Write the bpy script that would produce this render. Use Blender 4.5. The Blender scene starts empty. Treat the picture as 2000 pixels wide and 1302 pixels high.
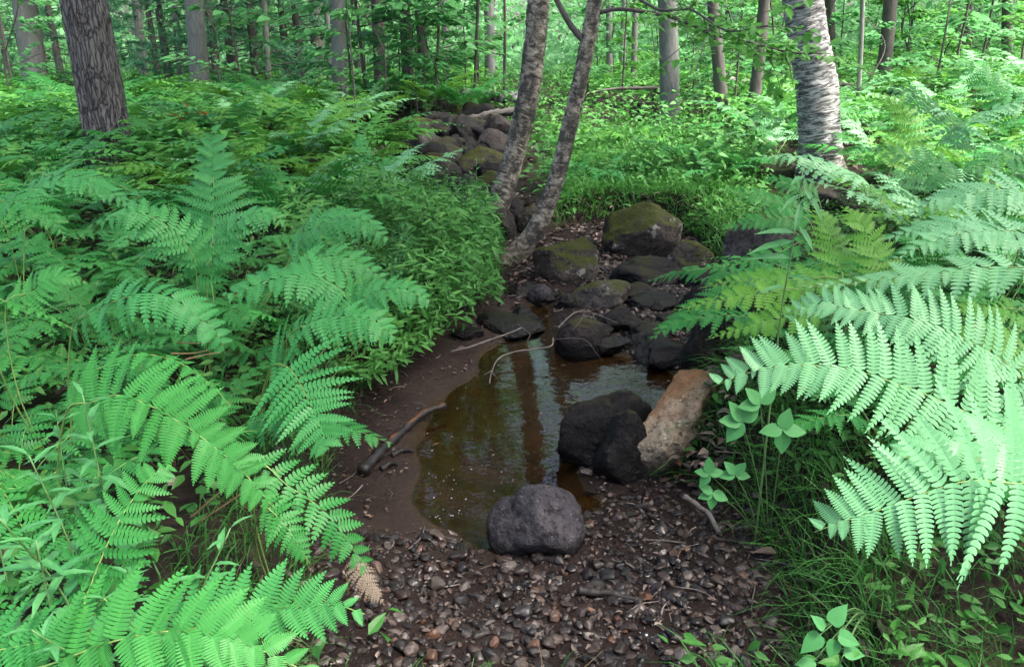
import bpy, math, random
import numpy as np
R = math.radians
scene = bpy.context.scene
COL = scene.collection

# ------------------------------------------------------------------ camera, sky, sun, exposure
CAM_H, PITCH, FPX = 1.45, R(20), 1500.0
cam_data = bpy.data.cameras.new('camera')
cam_data.sensor_width = 36.0
cam_data.lens = 36.0 * FPX / 2000.0
cam_data.clip_start, cam_data.clip_end = 0.05, 600
cam = bpy.data.objects.new('camera', cam_data)
cam.location = (0, 0, CAM_H)
cam.rotation_euler = (R(90) - PITCH, 0, 0)
COL.objects.link(cam)
scene.camera = cam

SUN_EL, SUN_AZ = R(64), R(112)          # azimuth measured from +Y towards +X (light from the right)
world = bpy.data.worlds.new('World')
scene.world = world
world.use_nodes = True
wn = world.node_tree
bg = wn.nodes['Background']
sky = wn.nodes.new('ShaderNodeTexSky')
sky.sky_type = 'NISHITA'
sky.sun_disc = False
sky.sun_elevation = SUN_EL
sky.sun_rotation = SUN_AZ
sky.air_density, sky.dust_density, sky.ozone_density = 1.0, 7.0, 1.0
wn.links.new(sky.outputs[0], bg.inputs[0])
bg.inputs[1].default_value = 0.07

sun_data = bpy.data.lights.new('sun', 'SUN')
sun_data.energy = 1.5
sun_data.angle = R(12)
sun_data.color = (1.0, 0.96, 0.88)
sun = bpy.data.objects.new('sun', sun_data)
sun.rotation_euler = (R(90) - SUN_EL, 0, math.pi - SUN_AZ)
sun.location = (5, 3, 30)
COL.objects.link(sun)

scene.view_settings.view_transform = 'Standard'
scene.view_settings.look = 'None'
scene.view_settings.exposure = 3.2
scene.view_settings.gamma = 1.0
cy = scene.cycles
cy.use_denoising = True
cy.max_bounces = 7
cy.diffuse_bounces = 2
cy.glossy_bounces = 3
cy.transmission_bounces = 3
cy.transparent_max_bounces = 8
cy.use_adaptive_sampling = True
cy.adaptive_threshold = 0.02
cy.sample_clamp_indirect = 4.0
cy.caustics_reflective = False
cy.caustics_refractive = False

rng = np.random.default_rng(7)
random.seed(7)

# ------------------------------------------------------------------ pixel rays (2000 x 1302 photograph)
CP, SP = math.cos(PITCH), math.sin(PITCH)
def ray(px, py):
    a, b = (px - 1000) / FPX, (651 - py) / FPX
    return np.array([a, CP + b * SP, -SP + b * CP])
def P(px, py, Y):
    d = ray(px, py)
    return np.array([0, 0, CAM_H]) + d * (Y / d[1])
def PZ(px, py, z=0.0):
    d = ray(px, py)
    return np.array([0, 0, CAM_H]) + d * ((z - CAM_H) / d[2])
def poly_px(pts, z=0.0):
    return np.array([PZ(x, y, z)[:2] for x, y in pts])

# ------------------------------------------------------------------ numeric helpers
def sstep(a, b, x):
    t = np.clip((x - a) / (b - a), 0, 1)
    return t * t * (3 - 2 * t)
def _hash(ix, iy, iz, seed):
    h = (ix.astype(np.int64) * 374761393 + iy.astype(np.int64) * 668265263 + iz.astype(np.int64) * 2147483647 + seed * 144269504) & 0x7fffffff
    h = ((h ^ (h >> 13)) * 1274126177) & 0x7fffffff
    h = (h ^ (h >> 16)) & 0xffff
    return h / 65535.0
def vnoise(p, seed=0):
    p = np.asarray(p, float)
    i = np.floor(p).astype(np.int64)
    f = p - i
    f = f * f * (3 - 2 * f)
    out = 0
    for dx in (0, 1):
        for dy in (0, 1):
            for dz in (0, 1):
                w = (f[..., 0] if dx else 1 - f[..., 0]) * (f[..., 1] if dy else 1 - f[..., 1]) * (f[..., 2] if dz else 1 - f[..., 2])
                out = out + w * _hash(i[..., 0] + dx, i[..., 1] + dy, i[..., 2] + dz, seed)
    return out * 2 - 1
def fbm(p, seed=0, octaves=4):
    p = np.asarray(p, float)
    s, a = 0, 1.0
    for k in range(octaves):
        s = s + a * vnoise(p * 2 ** k, seed + k * 17)
        a *= 0.5
    return s
def sdf(poly, x, y):
    """signed distance to a closed polygon, positive inside"""
    x = np.asarray(x, float); y = np.asarray(y, float)
    d = np.full(x.shape, 1e9); inside = np.zeros(x.shape, bool)
    n = len(poly)
    for i in range(n):
        ax, ay = poly[i]; bx, by = poly[(i + 1) % n]
        ex, ey = bx - ax, by - ay
        t = np.clip(((x - ax) * ex + (y - ay) * ey) / (ex * ex + ey * ey + 1e-12), 0, 1)
        d = np.minimum(d, np.hypot(x - ax - t * ex, y - ay - t * ey))
        c = ((ay > y) != (by > y)) & (x < ex * (y - ay) / (ey if abs(ey) > 1e-12 else 1e-12) + ax)
        inside ^= c
    return np.where(inside, d, -d)
def catmull(pts, n):
    pts = np.asarray(pts, float)
    q = np.vstack([2 * pts[0] - pts[1], pts, 2 * pts[-1] - pts[-2]])
    m = len(pts) - 1
    u = np.linspace(0, m, n * 6 + 1)
    k = np.minimum(u.astype(int), m - 1); t = (u - k)[:, None]
    a, b, c, d = q[k], q[k + 1], q[k + 2], q[k + 3]
    c_ = 0.5 * (2 * b + (c - a) * t + (2 * a - 5 * b + 4 * c - d) * t ** 2 + (3 * b - 3 * c + d - a) * t ** 3)
    L = np.concatenate([[0], np.cumsum(np.linalg.norm(np.diff(c_, axis=0), axis=1))])
    s = np.linspace(0, L[-1], n)
    return np.stack([np.interp(s, L, c_[:, j]) for j in range(c_.shape[1])], 1)
def unit(v):
    v = np.asarray(v, float)
    return v / (np.linalg.norm(v, axis=-1, keepdims=True) + 1e-12)

# ------------------------------------------------------------------ mesh and object helpers
def mesh(name, V, faces, mats, smooth=False, attrs=None):
    """faces: list of (N x K index array, material slot)"""
    V = np.asarray(V, np.float32)
    me = bpy.data.meshes.new(name)
    me.vertices.add(len(V)); me.vertices.foreach_set('co', V.ravel())
    idx = np.concatenate([np.asarray(f, np.int32).ravel() for f, m in faces])
    tot = np.concatenate([np.full(len(f), np.asarray(f).shape[1], np.int32) for f, m in faces])
    mi = np.concatenate([np.full(len(f), m, np.int32) for f, m in faces])
    me.loops.add(len(idx)); me.loops.foreach_set('vertex_index', idx)
    me.polygons.add(len(tot))
    me.polygons.foreach_set('loop_start', np.concatenate([[0], np.cumsum(tot)[:-1]]).astype(np.int32))
    me.polygons.foreach_set('material_index', mi)
    me.polygons.foreach_set('use_smooth', np.full(len(tot), bool(smooth)))
    for k, a in (attrs or {}).items():
        a = np.asarray(a, np.float32)
        if a.ndim == 1:
            me.attributes.new(k, 'FLOAT', 'POINT').data.foreach_set('value', a)
        else:
            me.attributes.new(k, 'FLOAT_VECTOR', 'POINT').data.foreach_set('vector', a.ravel())
    me.update(calc_edges=True)
    for m in (mats if isinstance(mats, (list, tuple)) else [mats]):
        me.materials.append(m)
    return me
def link(name, me, parent=None, loc=None, rot=None, scale=None):
    o = bpy.data.objects.new(name, me)
    COL.objects.link(o)
    if parent is not None: o.parent = parent
    if loc is not None: o.location = loc
    if rot is not None: o.rotation_euler = rot
    if scale is not None: o.scale = (scale,) * 3 if np.isscalar(scale) else scale
    return o
def tag(o, label=None, cat=None, group=None, kind=None):
    if label: o['label'] = label
    if cat: o['category'] = cat
    if group: o['group'] = group
    if kind: o['kind'] = kind
    return o
def empty(name, loc, rz=0, label=None, cat=None, group=None):
    o = link(name, None, None, loc, (0, 0, rz))
    o.empty_display_size = 0.1
    return tag(o, label, cat, group)
def merge(parts):
    """[(V, [(F, m)], attrs)] -> one"""
    Vs, Fs, off, at = [], [], 0, {}
    for V, faces, a in parts:
        Vs.append(V)
        for f, m in faces: Fs.append((np.asarray(f) + off, m))
        off += len(V)
        for k, v in a.items(): at.setdefault(k, []).append(v)
    return np.vstack(Vs), Fs, {k: np.concatenate(v) for k, v in at.items()}
def tube(pts, rad, seg=8, cap=True):
    pts = np.asarray(pts, float); n = len(pts)
    rad = np.broadcast_to(np.asarray(rad, float), (n,))
    T = unit(np.gradient(pts, axis=0))
    ref = np.array([1.0, 0, 0]) if abs(T[0][0]) < 0.8 else np.array([0, 1.0, 0])
    A = np.zeros((n, 3)); a = unit(ref - T[0] * (ref @ T[0]))
    for i in range(n):
        a = unit(a - T[i] * (a @ T[i])); A[i] = a
    B = np.cross(T, A)
    th = np.arange(seg) * 2 * math.pi / seg
    V = pts[:, None] + rad[:, None, None] * (np.cos(th)[None, :, None] * A[:, None] + np.sin(th)[None, :, None] * B[:, None])
    V = V.reshape(-1, 3)
    i = np.arange(n - 1)[:, None] * seg; j = np.arange(seg)[None]; k = (j + 1) % seg
    F = np.stack([i + j, i + k, i + seg + k, i + seg + j], -1).reshape(-1, 4)
    faces = [(F, 0)]
    if cap:
        faces += [(np.arange(seg)[::-1][None], 0), (((n - 1) * seg + np.arange(seg))[None], 0)]
    s = np.concatenate([[0], np.cumsum(np.linalg.norm(np.diff(pts, axis=0), axis=1))])
    r0 = rad[0]
    rest = np.stack([np.broadcast_to(np.cos(th) * r0, (n, seg)), np.broadcast_to(np.sin(th) * r0, (n, seg)), np.broadcast_to(s[:, None], (n, seg))], -1).reshape(-1, 3)
    return V, faces, {'rest': rest}

# ------------------------------------------------------------------ materials
def mat(name):
    m = bpy.data.materials.new(name); m.use_nodes = True
    nt = m.node_tree
    return m, nt, nt.nodes['Principled BSDF'], nt.nodes['Material Output']
def N(nt, t, **kw):
    n = nt.nodes.new('ShaderNode' + t)
    for k, v in kw.items(): setattr(n, k, v)
    return n
def noise(nt, vec, scale, detail=4, rough=0.55, dist=0.0):
    n = N(nt, 'TexNoise'); n.inputs['Scale'].default_value = scale; n.inputs['Detail'].default_value = detail
    n.inputs['Roughness'].default_value = rough; n.inputs['Distortion'].default_value = dist
    if vec is not None: nt.links.new(vec, n.inputs['Vector'])
    return n.outputs['Fac']
def ramp(nt, fac, stops):
    r = N(nt, 'ValToRGB'); nt.links.new(fac, r.inputs[0])
    e = r.color_ramp.elements
    while len(e) < len(stops): e.new(0.5)
    for el, (p, c) in zip(e, stops):
        el.position = p; el.color = (*c, 1) if len(c) == 3 else c
    return r.outputs[0]
def g3(v): return (v, v, v)
def mixc(nt, fac, a, b, mode='MIX'):
    m = N(nt, 'Mix', data_type='RGBA', blend_type=mode)
    for s, v in ((m.inputs[0], fac), (m.inputs[6], a), (m.inputs[7], b)):
        if isinstance(v, (int, float)): s.default_value = v
        elif isinstance(v, tuple): s.default_value = (*v, 1)
        else: nt.links.new(v, s)
    return m.outputs[2]
def math_(nt, op, a, b=None, clamp=False):
    m = N(nt, 'Math', operation=op, use_clamp=clamp)
    for s, v in zip(m.inputs, (a, b)):
        if v is None: continue
        if isinstance(v, (int, float)): s.default_value = v
        else: nt.links.new(v, s)
    return m.outputs[0]
def bump(nt, h, strength, dist, bsdf):
    b = N(nt, 'Bump'); b.inputs['Strength'].default_value = strength; b.inputs['Distance'].default_value = dist
    nt.links.new(h, b.inputs['Height']); nt.links.new(b.outputs[0], bsdf.inputs['Normal'])
def attr(nt, name):
    a = N(nt, 'Attribute'); a.attribute_name = name
    return a
def mapped(nt, vec, sc):
    m = N(nt, 'Mapping'); m.inputs['Scale'].default_value = sc
    nt.links.new(vec, m.inputs['Vector']); return m.outputs[0]

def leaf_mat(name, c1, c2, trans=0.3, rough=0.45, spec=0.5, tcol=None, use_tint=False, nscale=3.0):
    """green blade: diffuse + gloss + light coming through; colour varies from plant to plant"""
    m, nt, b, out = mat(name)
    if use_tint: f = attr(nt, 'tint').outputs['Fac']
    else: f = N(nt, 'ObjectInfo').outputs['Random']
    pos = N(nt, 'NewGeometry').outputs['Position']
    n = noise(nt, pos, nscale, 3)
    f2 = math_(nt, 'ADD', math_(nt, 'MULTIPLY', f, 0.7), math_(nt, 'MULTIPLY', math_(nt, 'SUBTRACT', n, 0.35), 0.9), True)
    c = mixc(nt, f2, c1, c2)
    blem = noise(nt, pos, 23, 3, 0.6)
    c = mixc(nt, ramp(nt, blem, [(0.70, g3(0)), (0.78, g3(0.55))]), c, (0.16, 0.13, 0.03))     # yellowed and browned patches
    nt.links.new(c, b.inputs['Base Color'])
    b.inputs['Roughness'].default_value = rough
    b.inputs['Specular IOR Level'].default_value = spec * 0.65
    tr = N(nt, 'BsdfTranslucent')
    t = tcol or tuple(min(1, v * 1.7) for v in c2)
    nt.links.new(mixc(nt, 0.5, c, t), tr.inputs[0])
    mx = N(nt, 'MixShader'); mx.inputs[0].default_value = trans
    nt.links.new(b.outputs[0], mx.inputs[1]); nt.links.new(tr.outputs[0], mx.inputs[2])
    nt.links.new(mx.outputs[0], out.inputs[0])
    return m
M = {}
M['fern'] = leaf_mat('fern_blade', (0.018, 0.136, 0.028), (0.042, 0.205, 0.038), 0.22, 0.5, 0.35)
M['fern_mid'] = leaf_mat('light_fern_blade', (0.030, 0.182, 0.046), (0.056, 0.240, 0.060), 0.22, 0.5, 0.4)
M['fern_pale'] = leaf_mat('pale_fern_blade', (0.115, 0.315, 0.138), (0.160, 0.370, 0.168), 0.22, 0.45, 0.45)  # brighter fern copy: strong light on the fronds is put into the colour
M['fern_lime'] = leaf_mat('lime_fern_blade', (0.055, 0.200, 0.022), (0.105, 0.265, 0.030), 0.28, 0.5, 0.4)
M['fern_mass'] = leaf_mat('massed_fern_blade', (0.036, 0.175, 0.036), (0.105, 0.310, 0.048), 0.22, 0.5, 0.35, use_tint=True)
M['weed'] = leaf_mat('weed_leaf', (0.032, 0.145, 0.048), (0.062, 0.205, 0.066), 0.22, 0.5, 0.4)
M['cover'] = leaf_mat('cover_leaf', (0.010, 0.055, 0.010), (0.042, 0.150, 0.024), 0.22, 0.5, 0.35, use_tint=True)  # darkened so the gaps under the ferns read as deep shade
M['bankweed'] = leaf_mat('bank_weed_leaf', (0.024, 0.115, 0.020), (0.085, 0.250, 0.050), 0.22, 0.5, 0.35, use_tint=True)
M['grass'] = leaf_mat('grass_blade', (0.012, 0.065, 0.012), (0.050, 0.160, 0.030), 0.3, 0.5, 0.35, use_tint=True)  # darkened to put the low bank's shade into the blades
M['lushgrass'] = leaf_mat('lush_grass_blade', (0.022, 0.120, 0.018), (0.075, 0.235, 0.040), 0.25, 0.5, 0.35, use_tint=True)
M['drygrass'] = leaf_mat('dry_grass_blade', (0.060, 0.042, 0.024), (0.130, 0.095, 0.055), 0.2, 0.7, 0.2, use_tint=True)
M['maple'] = leaf_mat('sapling_leaf', (0.058, 0.205, 0.072), (0.118, 0.325, 0.110), 0.42, 0.5, 0.35)  # paled and greyed so the background wood looks hazier
M['lime'] = leaf_mat('sunlit_sapling_leaf', (0.075, 0.235, 0.045), (0.130, 0.335, 0.075), 0.47, 0.5, 0.35)  # lighter copy of the sapling leaf, sunlight put into its colour
M['canopy'] = leaf_mat('canopy_leaf', (0.030, 0.120, 0.025), (0.060, 0.190, 0.035), 0.42, 0.5, 0.35)
M['pine'] = leaf_mat('pine_needle', (0.040, 0.150, 0.080), (0.070, 0.220, 0.105), 0.25, 0.5, 0.3)
M['creeper'] = leaf_mat('creeper_leaf', (0.044, 0.190, 0.054), (0.064, 0.230, 0.068), 0.2, 0.55, 0.35)
M['far'] = leaf_mat('far_leaf', (0.110, 0.285, 0.135), (0.215, 0.440, 0.210), 0.45, 0.5, 0.35, use_tint=True, nscale=0.5)  # haze put into the colour: paled and desaturated leaves

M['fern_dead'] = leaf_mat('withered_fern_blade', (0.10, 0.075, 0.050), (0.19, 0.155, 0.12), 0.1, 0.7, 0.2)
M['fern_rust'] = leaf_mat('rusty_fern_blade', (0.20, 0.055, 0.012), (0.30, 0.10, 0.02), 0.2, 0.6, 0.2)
def plain(name, c1, c2, scale=20, rough=0.6, spec=0.4, b_=0.3, stretch=None):
    m, nt, b, out = mat(name)
    vec = N(nt, 'TexCoord').outputs['Object']
    if stretch: vec = mapped(nt, attr(nt, 'rest').outputs['Vector'], stretch)
    n = noise(nt, vec, scale, 6, 0.6)
    nt.links.new(ramp(nt, n, [(0.3, c1), (0.7, c2)]), b.inputs['Base Color'])
    b.inputs['Roughness'].default_value = rough; b.inputs['Specular IOR Level'].default_value = spec
    if b_: bump(nt, n, b_, 0.01, b)
    return m
M['stalk'] = plain('fern_stalk', (0.10, 0.19, 0.04), (0.19, 0.28, 0.08), 30, 0.5, 0.4, 0)
M['stalk_brown'] = plain('brown_stalk', (0.10, 0.06, 0.03), (0.20, 0.13, 0.06), 30, 0.6, 0.3, 0)
M['stem'] = plain('green_stem', (0.06, 0.14, 0.04), (0.11, 0.20, 0.07), 30, 0.5, 0.4, 0)
M['twig'] = plain('dead_twig', (0.07, 0.055, 0.05), (0.17, 0.15, 0.135), 14, 0.7, 0.3, 0.2)
M['twig_dark'] = plain('dark_twig', (0.005, 0.004, 0.004), (0.018, 0.013, 0.011), 14, 0.6, 0.4, 0.2)

def rotten():
    M['rotten'] = plain('rotten_wood', (0.005, 0.004, 0.004), (0.018, 0.013, 0.011), 14, 0.5, 0.4, 0.4)
    nt = M['rotten'].node_tree; b = nt.nodes['Principled BSDF']; src = b.inputs['Base Color'].links[0].from_socket
    t = N(nt, 'TexCoord').outputs['Object']
    n = noise(nt, mapped(nt, t, (1, 1, 2)), 9, 4, 0.6)
    sp = N(nt, 'SeparateXYZ'); nt.links.new(N(nt, 'NewGeometry').outputs['Normal'], sp.inputs[0])
    f = math_(nt, 'MULTIPLY', n, math_(nt, 'ADD', sp.outputs[2], 0.25))
    nt.links.new(mixc(nt, ramp(nt, f, [(0.56, g3(0)), (0.66, g3(0.8))]), src, (0.11, 0.040, 0.014)), b.inputs['Base Color'])
rotten()
def bark_rough():
    m, nt, b, out = mat('rough_grey_bark')
    rest = attr(nt, 'rest').outputs['Vector']
    v = mapped(nt, rest, (1, 1, 0.16))
    dn = N(nt, 'TexNoise'); dn.inputs['Scale'].default_value = 14; dn.inputs['Detail'].default_value = 4; nt.links.new(rest, dn.inputs['Vector'])
    sc_ = N(nt, 'VectorMath', operation='SCALE'); sc_.inputs['Scale'].default_value = 0.045; nt.links.new(dn.outputs['Color'], sc_.inputs[0])
    ad = N(nt, 'VectorMath', operation='ADD'); nt.links.new(mapped(nt, rest, (1, 1, 0.22)), ad.inputs[0]); nt.links.new(sc_.outputs[0], ad.inputs[1])
    vo = N(nt, 'TexVoronoi', feature='DISTANCE_TO_EDGE'); vo.inputs['Scale'].default_value = 26.0; nt.links.new(ad.outputs[0], vo.inputs['Vector'])
    plate = ramp(nt, vo.outputs['Distance'], [(0.0, g3(0)), (0.16, g3(0.75)), (0.4, g3(1))])
    n1 = math_(nt, 'ADD', math_(nt, 'MULTIPLY', noise(nt, v, 40, 8, 0.65, 0.6), 0.62), math_(nt, 'MULTIPLY', plate, 0.34))
    n2 = noise(nt, rest, 3.0, 4)
    c = ramp(nt, n1, [(0.32, (0.018, 0.016, 0.016)), (0.46, (0.075, 0.068, 0.067)), (0.70, (0.185, 0.170, 0.168))])
    c = mixc(nt, ramp(nt, n2, [(0.55, g3(0)), (0.75, g3(0.4))]), c, (0.13, 0.15, 0.11))
    zs = N(nt, 'SeparateXYZ'); nt.links.new(rest, zs.inputs[0])
    ms = math_(nt, 'ADD', math_(nt, 'MULTIPLY', zs.outputs[2], -1.3), noise(nt, rest, 9, 4))
    c = mixc(nt, ramp(nt, ms, [(0.22, g3(0)), (0.42, g3(0.8))]), c, (0.030, 0.036, 0.010))
    nt.links.new(c, b.inputs['Base Color']); b.inputs['Roughness'].default_value = 0.85
    bump(nt, n1, 1.0, 0.05, b)
    return m
M['bark'] = bark_rough()
def bark_smooth(name, a, c, d):
    m, nt, b, out = mat(name)
    rest = attr(nt, 'rest').outputs['Vector']
    n1 = noise(nt, mapped(nt, rest, (1, 1, 0.35)), 24, 7, 0.62)
    n2 = noise(nt, rest, 5.0, 5)
    nt.links.new(mixc(nt, ramp(nt, n2, [(0.4, g3(0)), (0.65, g3(0.6))]), ramp(nt, n1, [(0.3, a), (0.7, c)]), d), b.inputs['Base Color'])
    b.inputs['Roughness'].default_value = 0.85
    bump(nt, n1, 0.5, 0.01, b)
    return m
M['bark_grey'] = bark_smooth('smooth_grey_bark', (0.065, 0.063, 0.064), (0.175, 0.170, 0.172), (0.12, 0.135, 0.118))
M['bark_brown'] = bark_smooth('dark_brown_bark', (0.030, 0.026, 0.024), (0.105, 0.09, 0.085), (0.08, 0.075, 0.06))
M['bark_pale'] = bark_smooth('pale_bark', (0.085, 0.08, 0.075), (0.24, 0.23, 0.215), (0.16, 0.18, 0.15))
def bark_birch(name, pale, mid, dark, amt, sc, zz):
    """curling papery bands running round the trunk, dark between them"""
    m, nt, b, out = mat(name)
    rest = attr(nt, 'rest').outputs['Vector']
    v = mapped(nt, rest, (1, 1, zz))
    n1 = noise(nt, v, sc, 8, 0.68, 0.8)
    n2 = noise(nt, mapped(nt, rest, (1, 1, 0.8)), 7.0, 5, 0.6)
    n3 = noise(nt, mapped(nt, rest, (1, 1, 3.0)), 22.0, 4, 0.6, 0.5)
    c = ramp(nt, n1, [(0.36, dark), (0.46, mid), (0.56, pale), (0.80, tuple(min(1, k * 1.25) for k in pale))])
    c = mixc(nt, ramp(nt, n2, [(amt, g3(0)), (amt + 0.13, g3(0.85))]), c, dark)
    c = mixc(nt, ramp(nt, n3, [(0.62, g3(0)), (0.68, g3(0.9))]), c, (0.02, 0.018, 0.018))
    zs = N(nt, 'SeparateXYZ'); nt.links.new(rest, zs.inputs[0])
    ms = math_(nt, 'ADD', math_(nt, 'MULTIPLY', zs.outputs[2], -1.3), noise(nt, rest, 9, 4))
    c = mixc(nt, ramp(nt, ms, [(0.22, g3(0)), (0.42, g3(0.8))]), c, (0.030, 0.036, 0.010))
    nt.links.new(c, b.inputs['Base Color']); b.inputs['Roughness'].default_value = 0.7
    bump(nt, n1, 0.9, 0.03, b)
    return m
M['birch'] = bark_birch('yellow_birch_bark', (0.28, 0.25, 0.195), (0.090, 0.076, 0.056), (0.008, 0.007, 0.006), 0.46, 10, 3.0)
M['birch_white'] = bark_birch('white_birch_bark', (0.40, 0.39, 0.375), (0.095, 0.09, 0.088), (0.020, 0.018, 0.018), 0.66, 7, 7.0)

def rock_mat(name, c1, c2, c3, moss=0.0, wet=0.10, mosscol=(0.055, 0.075, 0.014), spec=0.4, lichen=0.0):
    m, nt, b, out = mat(name)
    tc = N(nt, 'TexCoord').outputs['Object']
    geo = N(nt, 'NewGeometry')
    oi = N(nt, 'ObjectInfo')
    add = N(nt, 'VectorMath', operation='ADD'); nt.links.new(tc, add.inputs[0]); nt.links.new(oi.outputs['Random'], add.inputs[1])
    v = add.outputs[0]
    n1 = noise(nt, v, 6, 8, 0.65, 0.3); n2 = noise(nt, v, 45, 5, 0.7); n3 = noise(nt, v, 2.5, 4, 0.6)
    c = ramp(nt, n1, [(0.3, c1), (0.52, c2), (0.72, c3)])
    c = mixc(nt, ramp(nt, n2, [(0.38, g3(0.85)), (0.52, g3(0))]), c, tuple(k * 0.4 for k in c1))
    c = mixc(nt, ramp(nt, noise(nt, v, 70, 4, 0.7), [(0.60, g3(0)), (0.67, g3(0.6))]), c, tuple(min(1, k * 1.9) for k in c3))
    vo = N(nt, 'TexVoronoi', feature='DISTANCE_TO_EDGE'); vo.inputs['Scale'].default_value = 5.0
    dv = N(nt, 'VectorMath', operation='ADD'); nt.links.new(v, dv.inputs[0]); wn_ = N(nt, 'TexNoise'); wn_.inputs['Scale'].default_value = 7; nt.links.new(v, wn_.inputs['Vector']); nt.links.new(wn_.outputs['Color'], dv.inputs[1]); nt.links.new(dv.outputs[0], vo.inputs['Vector'])
    crack = ramp(nt, vo.outputs['Distance'], [(0.0, g3(1)), (0.018, g3(0))])
    c = mixc(nt, math_(nt, 'MULTIPLY', crack, math_(nt, 'GREATER_THAN', n3, 0.5)), c, tuple(k * 0.2 for k in c1))
    if lichen:
        c = mixc(nt, ramp(nt, noise(nt, v, 9, 5, 0.7), [(0.60, g3(0)), (0.64, g3(lichen))]), c, (0.20, 0.20, 0.18))
    sep = N(nt, 'SeparateXYZ'); nt.links.new(geo.outputs['Normal'], sep.inputs[0])
    if moss:
        up = math_(nt, 'MULTIPLY', math_(nt, 'ADD', sep.outputs[2], 0.15), n3)
        f = ramp(nt, up, [(0.52 - 0.42 * moss, g3(0)), (0.62 - 0.42 * moss, g3(1))])
        mc = mixc(nt, n2, mosscol, tuple(k * 1.9 for k in mosscol))
        c = mixc(nt, f, c, mc)
    pz = N(nt, 'SeparateXYZ'); nt.links.new(geo.outputs['Position'], pz.inputs[0])
    wz = math_(nt, 'ADD', pz.outputs[2], math_(nt, 'MULTIPLY', math_(nt, 'SUBTRACT', n3, 0.5), 0.10))
    wf = ramp(nt, wz, [(max(0.0, wet - 0.035), g3(1)), (wet + 0.03, g3(0))])     # soaked stone stays dark up to the water mark; also paints the tan slab's front shade
    c = mixc(nt, math_(nt, 'MULTIPLY', wf, 0.93), c, (0.0045, 0.004, 0.004))
    nt.links.new(c, b.inputs['Base Color'])
    nt.links.new(ramp(nt, wf, [(0, g3(0.72)), (1, g3(0.28))]), b.inputs['Roughness'])
    b.inputs['Specular IOR Level'].default_value = spec * 0.45
    h = math_(nt, 'ADD', n1, math_(nt, 'MULTIPLY', n2, 0.35))
    bump(nt, h, 1.0, 0.03, b)
    return m
M['rock_grey'] = rock_mat('grey_stone', (0.0208, 0.0192, 0.0224), (0.0400, 0.0368, 0.0424), (0.0680, 0.0608, 0.0640), 0, 0.06)
M['rock_dark'] = rock_mat('dark_wet_stone', (0.0035, 0.0031, 0.0035), (0.0070, 0.0063, 0.0066), (0.0168, 0.0147, 0.0147), 0.15, 0.10, (0.010, 0.010, 0.003))
M['rock_tan'] = rock_mat('tan_stone', (0.12, 0.095, 0.066), (0.24, 0.198, 0.142), (0.31, 0.265, 0.205), 0, 0.115)
M['rock_brown'] = rock_mat('brown_stone', (0.0084, 0.0066, 0.0066), (0.0192, 0.0156, 0.0150), (0.0360, 0.0300, 0.0282), 0.1, 0.08, (0.018, 0.018, 0.005))
M['rock_moss'] = rock_mat('mossy_stone', (0.0150, 0.0128, 0.0112), (0.0338, 0.0292, 0.0248), (0.0750, 0.0675, 0.0585), 0.62, 0.03, (0.018, 0.022, 0.004), 0.3, 0.7)
M['rock_pale'] = rock_mat('pale_stone', (0.0280, 0.0248, 0.0232), (0.0544, 0.0488, 0.0448), (0.0960, 0.0880, 0.0800), 0.35, 0.05, (0.022, 0.026, 0.005), 0.3, 0.5)
def ochre_tan():
    m = M['rock_tan']; nt = m.node_tree; b = nt.nodes['Principled BSDF']
    src = b.inputs['Base Color'].links[0].from_socket
    t = N(nt, 'TexCoord').outputs['Object']; s = N(nt, 'SeparateXYZ'); nt.links.new(t, s.inputs[0])
    f = math_(nt, 'ADD', math_(nt, 'MULTIPLY', s.outputs[1], 2.2), math_(nt, 'MULTIPLY', noise(nt, t, 8, 5), 0.6))
    c = mixc(nt, ramp(nt, f, [(0.20, g3(0)), (0.44, g3(0.8))]), src, (0.17, 0.072, 0.024))   # rust stain on the upper end
    nt.links.new(c, b.inputs['Base Color'])
ochre_tan()

def pebble_mat(name, tint):
    m, nt, b, out = mat(name)
    f = attr(nt, 'tint').outputs['Fac'] if tint else N(nt, 'ObjectInfo').outputs['Random']
    c = ramp(nt, f, [(0.0, (0.005, 0.0042, 0.0045)), (0.30, (0.010, 0.0072, 0.0065)), (0.50, (0.022, 0.0115, 0.0085)), (0.66, (0.014, 0.0125, 0.0140)), (0.82, (0.036, 0.022, 0.0165)), (0.93, (0.090, 0.075, 0.068)), (1.0, (0.070, 0.028, 0.013))])
    pos = N(nt, 'NewGeometry').outputs['Position']
    n = noise(nt, pos, 60, 5, 0.65)
    c = mixc(nt, ramp(nt, n, [(0.35, g3(0.6)), (0.6, g3(0))]), c, (0.02, 0.017, 0.016))
    nt.links.new(c, b.inputs['Base Color'])
    nt.links.new(ramp(nt, noise(nt, pos, 4, 2), [(0.35, g3(0.2)), (0.65, g3(0.55))]), b.inputs['Roughness'])
    b.inputs['Specular IOR Level'].default_value = 0.32
    bump(nt, n, 0.25, 0.004, b)
    return m
M['gravel'] = pebble_mat('gravel_stone', True)
M['pebble'] = pebble_mat('pebble_stone', False)
def litter_mat():
    m, nt, b, out = mat('dead_leaf')
    c = ramp(nt, attr(nt, 'tint').outputs['Fac'], [(0, (0.012, 0.008, 0.006)), (0.4, (0.034, 0.021, 0.015)), (0.75, (0.080, 0.053, 0.042)), (0.93, (0.16, 0.12, 0.10)), (1, (0.12, 0.045, 0.016))])
    nt.links.new(c, b.inputs['Base Color']); b.inputs['Roughness'].default_value = 0.6
    return m
M['litter'] = litter_mat()

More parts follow.
